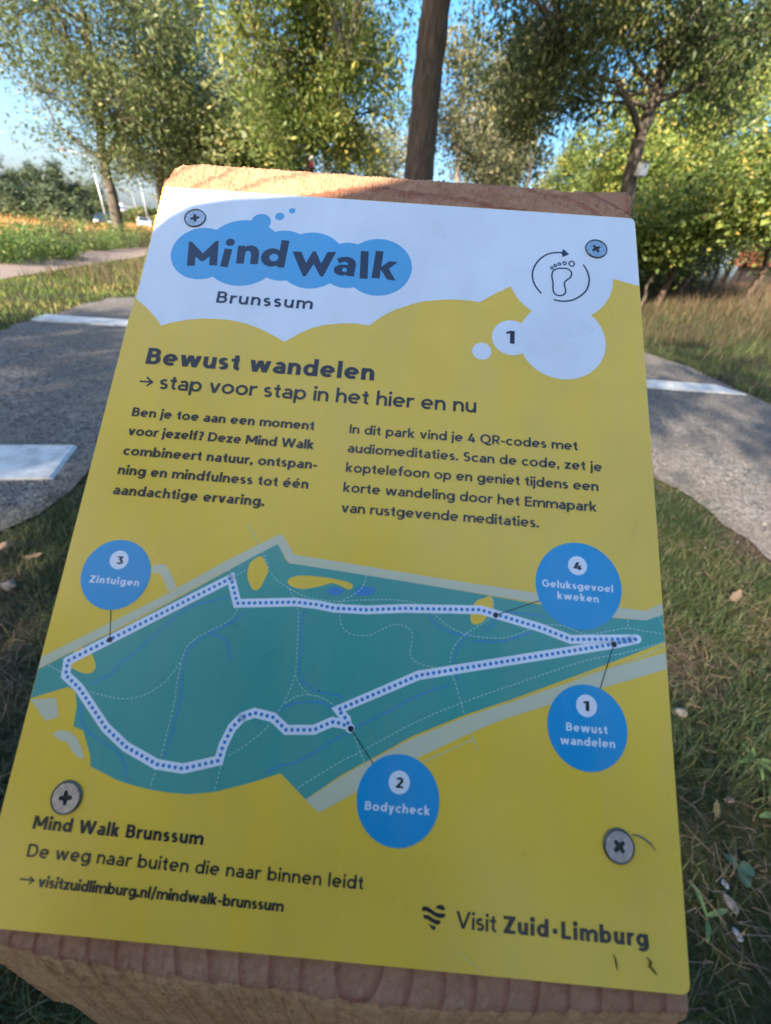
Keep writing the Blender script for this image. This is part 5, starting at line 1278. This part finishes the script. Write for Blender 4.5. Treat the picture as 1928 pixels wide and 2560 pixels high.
# tall weeds along the far side of the cycle path: individual clumps
def weed(px, Yb, hgt, wid, lab, seed, mat=M_WEED, n=26, per=60, ls=0.055):
    b = tbase(px, 560, Yb); r = random.Random(seed)
    root = empty('weed_clump', b, 0, lab, 'plant', 'tall weeds along the far side of the cycle path')
    sm = MB(); cl = []
    for k_ in range(n):
        a = r.uniform(0, 6.28); rr = wid * math.sqrt(r.random()); h_ = hgt * r.uniform(.55, 1.05)
        p0 = Vector((math.cos(a) * rr * .8, math.sin(a) * rr * .8, 0)); p1 = p0 + Vector((math.cos(a) * wid * .25, math.sin(a) * wid * .25, h_))
        sm.tube([p0, p0.lerp(p1, .5) + Vector((0, 0, .05)), p1], [0.008, 0.006, 0.003], 4, cap=False)
        for t in (0.25, 0.5, 0.75, 0.95): cl.append(tuple(p0.lerp(p1, t)))
    sm.build('stem', M_STRAW if mat is M_DRY else M_WEED, root)
    leaves('foliage', cl, 0.10 + hgt * 0.04, per // 4, ls, mat, root, 0.4, 1.0, -0.1)
WD = [(-30, 10.6, 1.0, 0.9, 0, 'dense dark green bush at the left picture edge beside the cycle path'), (30, 11.4, 1.0, 0.9, 0, 'dense dark green clump second from the left edge'), (75, 12.6, 0.95, 0.8, 0, 'dark green clump where the cycle path narrows, third from the left'),
      (110, 14.0, 1.0, 0.7, 1, 'pale feathery clump between the dark bushes and the silver car'), (145, 15.5, 1.15, 0.8, 0, 'green clump rising in front of the silver car'), (175, 17.5, 1.1, 0.9, 1, 'straw coloured clump left of the first lamp post'),
      (205, 18.0, 1.0, 0.8, 0, 'green clump under the first lamp post'), (235, 20.0, 1.05, 0.9, 0, 'green clump below the black car'), (262, 21.5, 1.35, 1.0, 0, 'taller green clump at the foot of the leaning tree'), (290, 23, 1.1, 1.0, 1, 'yellowish clump left of the plate below the white car'), (312, 26, 1.1, 1.1, 0, 'dark clump touching the left edge of the plate'), (130, 13.2, 0.5, 0.6, 0, 'low green clump at the path edge below the pale one'), (345, 30, 1.1, 1.3, 0, 'far clump at the end of the cycle path')]
for i, (px, Yb, h_, w_, k_, lab) in enumerate(WD):
    weed(px, Yb, h_ * 0.86, w_ * 1.1, lab, 200 + i, M_DRY if k_ else M_WEED, 34, 96 if i < 3 else 64, 0.06)

# ------------------------------------------------------------------ street lamps, mast, cars, buildings
M_GALV = simple_mat('galvanised pole', (0.42, 0.43, 0.42), 0.45, 0.4, 0.1, 3)
M_LHEAD = simple_mat('dark lamp housing', (0.07, 0.075, 0.08), 0.5)
M_GLASSD = simple_mat('lamp glass', (0.5, 0.5, 0.48), 0.2)
def lamp(px, Yb, ptop, lab, arm=3.0):
    b = tbase(px, 495, Yb); H_ = at(px - (495 - ptop) * 0.19, ptop, Yb).z
    root = empty('street_lamp', b, 0, lab, 'street lamp', 'street lamps along the road')
    p = MB(); p.tube([(0, 0, 0), (0, 0, H_ * .35), (0, 0, H_)], [0.11, 0.085, 0.055], 10); p.build('pole', M_GALV, root, True)
    a = MB(); a.tube([(0, 0, H_ - .05), (-.3 * arm, 0, H_ + .28), (-arm * .75, 0, H_ + .42)], [0.05, 0.045, 0.04], 8); a.build('arm', M_GALV, root, True)
    h = MB(); h.tube([(-arm * .72, 0, H_ + .42), (-arm * .82, 0, H_ + .46), (-arm, 0, H_ + .44), (-arm * 1.06, 0, H_ + .42)], [0.06, 0.15, 0.15, 0.05], 10); hd = h.build('lamp_head', M_LHEAD, root, True)
    g = MB(); g.box((-arm * .92, 0, H_ + .30), (0.4, 0.2, 0.05)); g.build('lens', M_GLASSD, hd)
lamp(236, 52, 343, 'tall street lamp with a curved arm left of the leaning trunk', 3.2)
lamp(324, 88, 370, 'street lamp with a curved arm, just left of the top corner of the plate', 3.4)
lamp(303, 150, 415, 'thin distant street lamp between the grey building and the plate', 3.0)
lamp(214, 120, 402, 'distant street lamp seen left of the nearest one', 3.0)
M_WHITE = simple_mat('white paint', (0.7, 0.7, 0.7), 0.5); M_RED = simple_mat('red paint', (0.50, 0.06, 0.03), 0.5)
def mast(px, Yb, ptop):
    b = tbase(px, 490, Yb); H_ = at(px - 8, ptop, Yb).z
    root = empty('radio_mast', b, 0, 'thin red and white lattice mast right of the leaning trunk', 'mast')
    n_ = 9
    for k_ in range(n_):
        m_ = MB(); z0, z1 = H_ * k_ / n_, H_ * (k_ + 1) / n_; w = 0.8 * (1 - 0.6 * k_ / n_)
        for a in range(3):
            c0 = Vector((w * math.cos(a * 2.1), w * math.sin(a * 2.1), z0)); c1 = Vector((w * .96 * math.cos(a * 2.1), w * .96 * math.sin(a * 2.1), z1)); d0 = Vector((w * math.cos(a * 2.1 + 2.1), w * math.sin(a * 2.1 + 2.1), z1))
            m_.tube([c0, c1], [.09, .09], 5); m_.tube([c0, d0], [.05, .05], 4)
        m_.build('mast_section', M_RED if k_ % 2 else M_WHITE, root)
mast(266, 190, 395)
M_BGREY = simple_mat('grey cladding', (0.26, 0.28, 0.31), 0.7, 0, 0.05); M_BGL = simple_mat('dark window band', (0.05, 0.06, 0.08), 0.2)
bb = tbase(275, 480, 330)
root = empty('office_block', bb, 0.55, 'flat grey office block on the horizon between trunk and plate', 'building')
zt_b = at(277, 448, 330).z
w = MB(); w.box((0, 0, zt_b / 2), (19, 16, zt_b)); w.build('wall', M_BGREY, root)
for k_ in range(5):
    g = MB(); g.box((0, -8.03, zt_b * (0.14 + 0.18 * k_)), (16, 0.1, zt_b * .07)); g.build('window', M_BGL, root)
g = MB(); g.box((0, 0, zt_b + .3), (19.6, 16.6, .6)); g.build('parapet', M_BGREY, root)
bb = tbase(266, 480, 210)
root = empty('sign_tower', bb, 0.3, 'narrow white advertising pylon beside the leaning trunk', 'pylon')
zt_b = at(264, 436, 210).z
w = MB(); w.box((0, 0, zt_b * .25), (0.8, .8, zt_b * .5)); w.build('pylon_leg', M_GALV, root)
for k_ in range(3):
    w = MB(); w.box((0, 0, zt_b * (.52 + .17 * k_)), (3.2, 0.9, zt_b * .15)); w.build('sign_panel', M_WHITE if k_ != 1 else simple_mat('blue panel', (0.08, 0.16, 0.42), .5), root)

M_TYRE = simple_mat('tyre rubber', (0.02, 0.02, 0.02), 0.85); M_RIMC = simple_mat('wheel rim', (0.5, 0.5, 0.52), 0.35, 0.8); M_CARGL = simple_mat('tinted car glass', (0.02, 0.025, 0.03), 0.08)
M_HL, _n2, _b2 = nodes_of('headlight glass'); _b2.inputs['Base Color'].default_value = (0.85, 0.87, 0.9, 1); _b2.inputs['Roughness'].default_value = 0.1
M_PLATEY = simple_mat('number plate yellow', (0.65, 0.48, 0.05), 0.5)
def car(px, Yb, rz, col, lab):
    b = tbase(px, 495, Yb)
    root = empty('car', b, rz, lab, 'car', 'cars on the road')
    paint, nt_, bs = nodes_of('car paint ' + str(len(bpy.data.materials))); bs.inputs['Base Color'].default_value = (*col, 1); bs.inputs['Roughness'].default_value = 0.25; bs.inputs['Coat Weight'].default_value = 0.6
    prof = [(-2.1, .35), (-2.15, .62), (-2.05, .92), (-1.7, .98), (-1.35, 1.02), (-.75, 1.40), (-.2, 1.48), (.45, 1.44), (1.05, 1.05), (1.75, .90), (2.05, .76), (2.15, .5), (2.1, .3)]
    def hull(hw, pf, ins):
        m_ = MB(); n_ = len(pf); vs = []
        for s, f in ((-1, 1), (-.5, 0), (.5, 0), (1, 1)):
            for (x, z) in pf:
                wd = hw * (1 - max(0, z - .95) * .32)
                vs.append(((x, s * wd if abs(s) == 1 else s * wd * 1.0, z)))
        fs = []
        for a in range(3):
            for i in range(n_): fs.append((a * n_ + i, a * n_ + (i + 1) % n_, (a + 1) * n_ + (i + 1) % n_, (a + 1) * n_ + i))
        fs.append(tuple(range(n_))[::-1]); fs.append(tuple(3 * n_ + i for i in range(n_)))
        m_.add(vs, fs); return m_
    bo = hull(.88, prof, 0).build('body', paint, root)
    md = bo.modifiers.new('b', 'BEVEL'); md.width = .07; md.segments = 2; md.limit_method = 'ANGLE'
    ws = MB(); ws.add([(1.09, -.70, 1.045), (1.09, .70, 1.045), (.50, .60, 1.435), (.50, -.60, 1.435)], [(0, 1, 2, 3)])
    ws.v = [v + Vector((.02, 0, .015)) for v in ws.v]; ws.build('windscreen', M_CARGL, root)
    for s in (-1, 1):
        g = MB(); g.add([(-1.2, s * .875, 1.03), (.95, s * .875, 1.03), (.42, s * .775, 1.38), (-.70, s * .775, 1.37)], [(0, 1, 2, 3)]); g.v = [v + Vector((0, s * .012, 0)) for v in g.v]; g.build('side_window', M_CARGL, root)
        h = MB(); h.box((2.05, s * .62, .68), (.2, .38, .15)); h.build('headlight', M_HL, root)
        mi = MB(); mi.box((.75, s * .98, 1.05), (.1, .18, .12)); mi.build('wing_mirror', paint, root)
        for xx in (-1.32, 1.32):
            wh = MB(); wh.tube([(xx, s * .66, .32), (xx, s * .9, .32)], [.32, .32], 18); wo = wh.build('wheel', M_TYRE, root)
            ri = MB(); ri.tube([(xx, s * .9, .32), (xx, s * .915, .32)], [.2, .19], 12); ri.build('rim', M_RIMC, wo)
    g = MB(); g.box((2.13, 0, .5), (.06, 1.0, .22)); g.build('grille', M_TYRE, root)
    g = MB(); g.box((2.17, 0, .42), (.02, .52, .11)); g.build('number_plate', M_PLATEY, root)
toward = math.radians(-62)
car(232, 52.5, toward, (0.015, 0.015, 0.018), 'black car coming along the road behind the first lamp post')
car(316, 72, toward, (0.72, 0.72, 0.72), 'white car on the road at the left edge of the plate')
car(140, 54, toward, (0.45, 0.47, 0.50), 'silver car half hidden behind the green weeds on the left')
car(160, 60, toward, (0.03, 0.08, 0.22), 'dark blue car just behind the silver one')

# house with the red tiled roof, right
M_TILE, nt_, bs = nodes_of('red roof tiles')
M_TILE = simple_mat('red roof tile', (0.50, 0.13, 0.06), 0.7, 0, 0.3, 5)
M_BRICKW = simple_mat('pinkish brick', (0.40, 0.22, 0.17), 0.85, 0, 0.2, 12, 0.3, 0.01)
Yh = 24; hb = tbase(1868, 560, Yh); hb.z = 0.85
eave = at(1640, 552, Yh).z - hb.z
root = empty('house', hb, math.radians(-12), 'house with a red tiled roof and white dormer at the right picture edge', 'house')
w = MB(); w.box((1.0, 3.2, eave / 2 - .2), (7, 6.4, eave + .4)); w.build('wall', M_BRICKW, root)
rf = MB(); rh = 3.4
rf.add([(-2.9, -.35, eave - .12), (4.9, -.35, eave - .12), (4.9, 3.2, eave + rh), (-2.9, 3.2, eave + rh), (-2.9, 6.75, eave - .12), (4.9, 6.75, eave - .12), (-2.9, -.35, eave - .3), (4.9, -.35, eave - .3), (-2.9, 6.75, eave - .3), (4.9, 6.75, eave - .3)], [(0, 1, 2, 3), (3, 2, 5, 4), (6, 7, 1, 0), (6, 0, 3, 4, 8), (1, 7, 9, 5, 2), (6, 8, 9, 7)])
roof = rf.build('roof', M_TILE, root)
tl = MB(); sl = Vector((0, 3.55, rh + .12)); sd = sl.normalized(); nrm_ = Vector((0, -sd.z, sd.y))
rows_ = 18
for a in range(rows_):
    for c in range(26):
        p0 = Vector((-2.9 + c * .3, -.35, eave - .12)) + sl * (a / rows_)
        q = [p0, p0 + Vector((.28, 0, 0)), p0 + Vector((.28, 0, 0)) + sl / rows_, p0 + sl / rows_]
        up_ = [.05, .05, .02, .02]
        vs = [v + nrm_ * u for v, u in zip(q, up_)] + [p0 + Vector((.14, 0, 0)) + nrm_ * .09, p0 + Vector((.14, 0, 0)) + sl / rows_ + nrm_ * .06, q[0] + nrm_ * .0, q[1] + nrm_ * .0]
        tl.add(vs, [(0, 4, 5, 3), (4, 1, 2, 5), (6, 7, 1, 4, 0)])
to = tl.build('roof_tiles', M_TILE, root); to['kind'] = 'stuff'
gt = MB(); gt.tube([(-2.9, -.45, eave - .2), (4.9, -.45, eave - .2)], [.09, .09], 8); gt.build('gutter', M_LHEAD, root)
dm = MB(); dm.add([(-2.2, -.3, eave - .05), (-0.9, -.3, eave - .05), (-1.55, -.3, eave + 1.0), (-2.2, 1.5, eave + .1), (-0.9, 1.5, eave + .1), (-1.55, 1.5, eave + 1.1)], [(0, 1, 2), (3, 5, 4), (0, 2, 5, 3), (1, 4, 5, 2), (0, 3, 4, 1)])
dm.build('dormer', M_WHITE, root)

# nest box and blaze
nb = at(1374, 366, 10.3); 
root = empty('nest_box', nb, 0.4, 'small white nest box with a dark sloping roof on the curved trunk', 'nest box')
w = MB(); w.box((0.05, -.10, 0), (.15, .14, .20)); w.build('box', M_WHITE, root)
w = MB(); w.box((0.05, -.12, .125), (.19, .20, .02), Matrix.Rotation(math.radians(12), 3, 'X')); w.build('box_roof', M_LHEAD, root)
w = MB(); w.tube([(0.05, -.172, .03), (0.05, -.175, .03)], [.02, .02], 12); w.build('entrance_hole', M_TYRE, root)
tb = at(673, 349, 14.84)
root = empty('trail_blaze', tb, 0, 'red and white trail blaze fixed to the sunlit trunk left of the big tree', 'trail marker')
w = MB(); w.box((0, 0, .07), (.13, .03, .12)); w.build('white_band', M_WHITE, root)
w = MB(); w.box((0.01, 0, -.07), (.12, .03, .12)); w.build('red_band', M_RED, root)

# ------------------------------------------------------------------ trees behind the viewer whose crowns throw the dappled shade
BT = 'row of trees behind the viewer'
S_ = to_sun.normalized()
def near_ray(p, o, rad):
    v = Vector(p) - Vector(o); return (v - S_ * v.dot(S_)).length < rad
clear = [((0.0, 0.19, 1.22), 1.15), ((-0.1, 0.19, 1.22), 1.0), ((2.0, 1.6, 0), 1.05), ((-2.0, 0.4, 0), 0.45), ((-1.5, 1.15, 0), 0.55), ((-3.2, 2.9, 0), 0.32), ((-2.3, 2.5, 0), 0.32), ((3.6, 4.2, 0), 0.45), ((2.9, 3.0, 0), 0.42), ((4.3, 3.0, 0), 0.3)]  # crown gaps cut along the sun's rays so chosen spots catch light
cutf_ = lambda p: p.z < 0.5 or any(near_ray(p, o, r_) for o, r_ in clear)
for i, (bx, by, h_, rx, top, lab) in enumerate([(-11.6, -9.6, 9.8, 2.2, 0, 'leafy tree behind the viewer at the far left end of the row'), (-3.0, -9.8, 11.6, 2.7, 0, 'tallest leafy tree behind the viewer, near the middle of the row'), (2.6, -11.0, 11.6, 3.0, 0, 'tall leafy tree behind the viewer, right of the middle'), (-8.4, -9.5, 9.6, 3.0, 0, 'leafy tree behind the viewer, far left of the row'), (-4.6, -9.0, 9.4, 3.1, 0, 'leafy tree behind the viewer, left of the sunlit gap'), (-0.6, -9.0, 8.8, 2.6, 0, 'leafy tree behind the viewer, middle of the row'), (5.6, -9.5, 9.8, 3.2, 0, 'leafy tree behind the viewer, right of the row'), (-5.6, -4.2, 11.2, 1.9, 1, 'tall narrow tree added behind the viewer on the left to shade the big trunk'), (9.5, -5.0, 7.0, 2.6, 0, 'leafy tree beside the right-hand gravel path, behind the viewer')]):  # the tall narrow tree is added to put shade on the big trunk
    tree('oak_tree', lab, (bx, by, 0), [(0, 0, 0), (0.1, 0, 2.5), (0, 0.1, h_ * .6), (0.1, 0, h_ * .85)], 0.2, [((0, 0, h_ * (.62 if not top else .82)), (rx, rx, h_ * (.36 if not top else .2)), 1)], 270, 70, 0.14, L_GREEN, BARK, 'tree', BT, 8, 0.36, 300 + i, 0.5, 0.5, cut=cutf_)

# ------------------------------------------------------------------ the person taking the picture (stands behind the camera, throws the shade on the plate)
def skinned(name, pts, edges, rad, mat, parent, sub=2, rootv=0):
    me = bpy.data.meshes.new(name); me.from_pydata([tuple(p) for p in pts], edges, [])
    o = bpy.data.objects.new(name, me); COL.objects.link(o)
    md = o.modifiers.new('s', 'SKIN'); md.use_smooth_shade = True
    for i, v in enumerate(me.skin_vertices[0].data):
        r_ = rad[i]; v.radius = (r_, r_) if not isinstance(r_, tuple) else r_; v.use_root = (i == rootv)
    sb = o.modifiers.new('u', 'SUBSURF'); sb.levels = sub; sb.render_levels = sub
    dg = bpy.context.evaluated_depsgraph_get()
    m2 = bpy.data.meshes.new_from_object(o.evaluated_get(dg)); m2.name = name
    bpy.data.objects.remove(o); bpy.data.meshes.remove(me)
    m2.materials.clear(); m2.materials.append(mat)
    return link(bpy.data.objects.new(name, m2), parent)
M_SKIN = simple_mat('skin', (0.50, 0.30, 0.22), 0.5, 0, 0.05); M_JACK = simple_mat('light beige jacket', (0.62, 0.57, 0.50), 0.8, 0, 0.2, 30, 0.3, 0.003); M_JEAN = simple_mat('dark jeans', (0.04, 0.055, 0.09), 0.85, 0, 0.2, 60, 0.3, 0.002)  # jacket cloth chosen pale to bounce fill light onto the plate
M_HAIRM = simple_mat('brown hair', (0.06, 0.035, 0.02), 0.6, 0, 0.3, 80, 0.5, 0.004)
per = empty('person', (-0.075, -0.30, 0), 0, 'person in a light beige jacket and jeans holding up a phone, behind the viewpoint', 'person')
SH = 1.493
pv = [(0, 0, .98), (0, -.01, 1.12), (0, -.01, 1.30), (0, 0, SH - .04), (0, 0, SH + .06), (0, .015, SH + .13), (0, .03, SH + .20), (0, .02, SH + .27),
      (-.20, 0, SH - .045), (-.29, -.05, SH - .25), (-.15, .14, SH - .33), (-.03, .22, SH - .30), (.17, 0, SH - .05), (.27, -.06, SH - .27), (.27, .14, SH - .33), (.21, .22, SH - .30),
      (-.10, 0, .92), (-.11, .01, .50), (-.12, -.02, .10), (-.12, .06, .04), (-.12, .14, .03), (.10, 0, .92), (.11, .01, .50), (.12, -.02, .10), (.12, .06, .04), (.12, .14, .03), (0, .10, SH + .18)]
pe = [(0, 1), (1, 2), (2, 3), (3, 4), (4, 5), (5, 6), (6, 7), (3, 8), (8, 9), (9, 10), (10, 11), (3, 12), (12, 13), (13, 14), (14, 15), (0, 16), (16, 17), (17, 18), (18, 19), (19, 20), (0, 21), (21, 22), (22, 23), (23, 24), (24, 25)]
pr = [(.15, .11), (.135, .10), (.155, .115), (.12, .09), .064, .065, .085, .07, .06, .045, .035, .026, .06, .045, .035, .026, .085, .055, .038, .035, .025, .085, .055, .038, .035, .025, .01]
skinned('body', pv[:26], pe, pr[:26], M_SKIN, per)
jr = [(.17, .125), (.155, .12), (.175, .135), (.14, .11), .07]
skinned('jacket', [pv[i] for i in (0, 1, 2, 3, 4, 8, 9, 10, 12, 13, 14)], [(0, 1), (1, 2), (2, 3), (3, 4), (3, 5), (5, 6), (6, 7), (3, 8), (8, 9), (9, 10)], [(.20, .125), (.19, .12), (.20, .135), (.155, .11), .066, .085, .07, .046, .078, .06, .046], M_JACK, per)
skinned('trousers', [pv[i] for i in (0, 16, 17, 18, 21, 22, 23)], [(0, 1), (1, 2), (2, 3), (0, 4), (4, 5), (5, 6)], [(.16, .12), .10, .072, .055, .10, .072, .055], M_JEAN, per)
for s in (-1, 1):
    skinned('shoe', [(s * .12, -.05, .045), (s * .12, .06, .045), (s * .12, .17, .035)], [(0, 1), (1, 2)], [.045, .05, .038], M_TYRE, per, 2, 1)
skinned('hair', [(0, -.05, SH + .16), (0, -.03, SH + .24), (0, .03, SH + .31), (0, .08, SH + .30)], [(0, 1), (1, 2), (2, 3)], [.075, .09, .06, .03], M_HAIRM, per, 2, 1)
skinned('nose', [(0, .085, SH + .20), (0, .115, SH + .17)], [(0, 1)], [.012, .014], M_SKIN, per, 2)
for s in (-1, 1):
    hx = -.10 * 0 + (.09 + s * .12)
    hb_ = Vector((hx, .22, SH - .30))
    for q in range(4):
        skinned('finger', [hb_ + Vector((0, .0, .012 * q - .02)), hb_ + Vector((-s * .01, .03, .022 * q - .033)), hb_ + Vector((-s * .035, .045, .022 * q - .033))], [(0, 1), (1, 2)], [.010, .009, .007], M_SKIN, per, 1)
    skinned('thumb', [hb_ + Vector((0, 0, 0)), hb_ + Vector((-s * .03, .0, .03)), hb_ + Vector((-s * .055, .01, .04))], [(0, 1), (1, 2)], [.011, .010, .008], M_SKIN, per, 1)
ph = empty('smartphone', (0.0, -0.035, CAM_H - 0.03), 0, 'black phone held just behind the viewpoint', 'phone')
w = MB(); w.box((0, 0, 0), (.150, .008, .072), Matrix.Rotation(math.radians(-34), 3, 'X')); w.build('phone_body', M_LHEAD, ph)
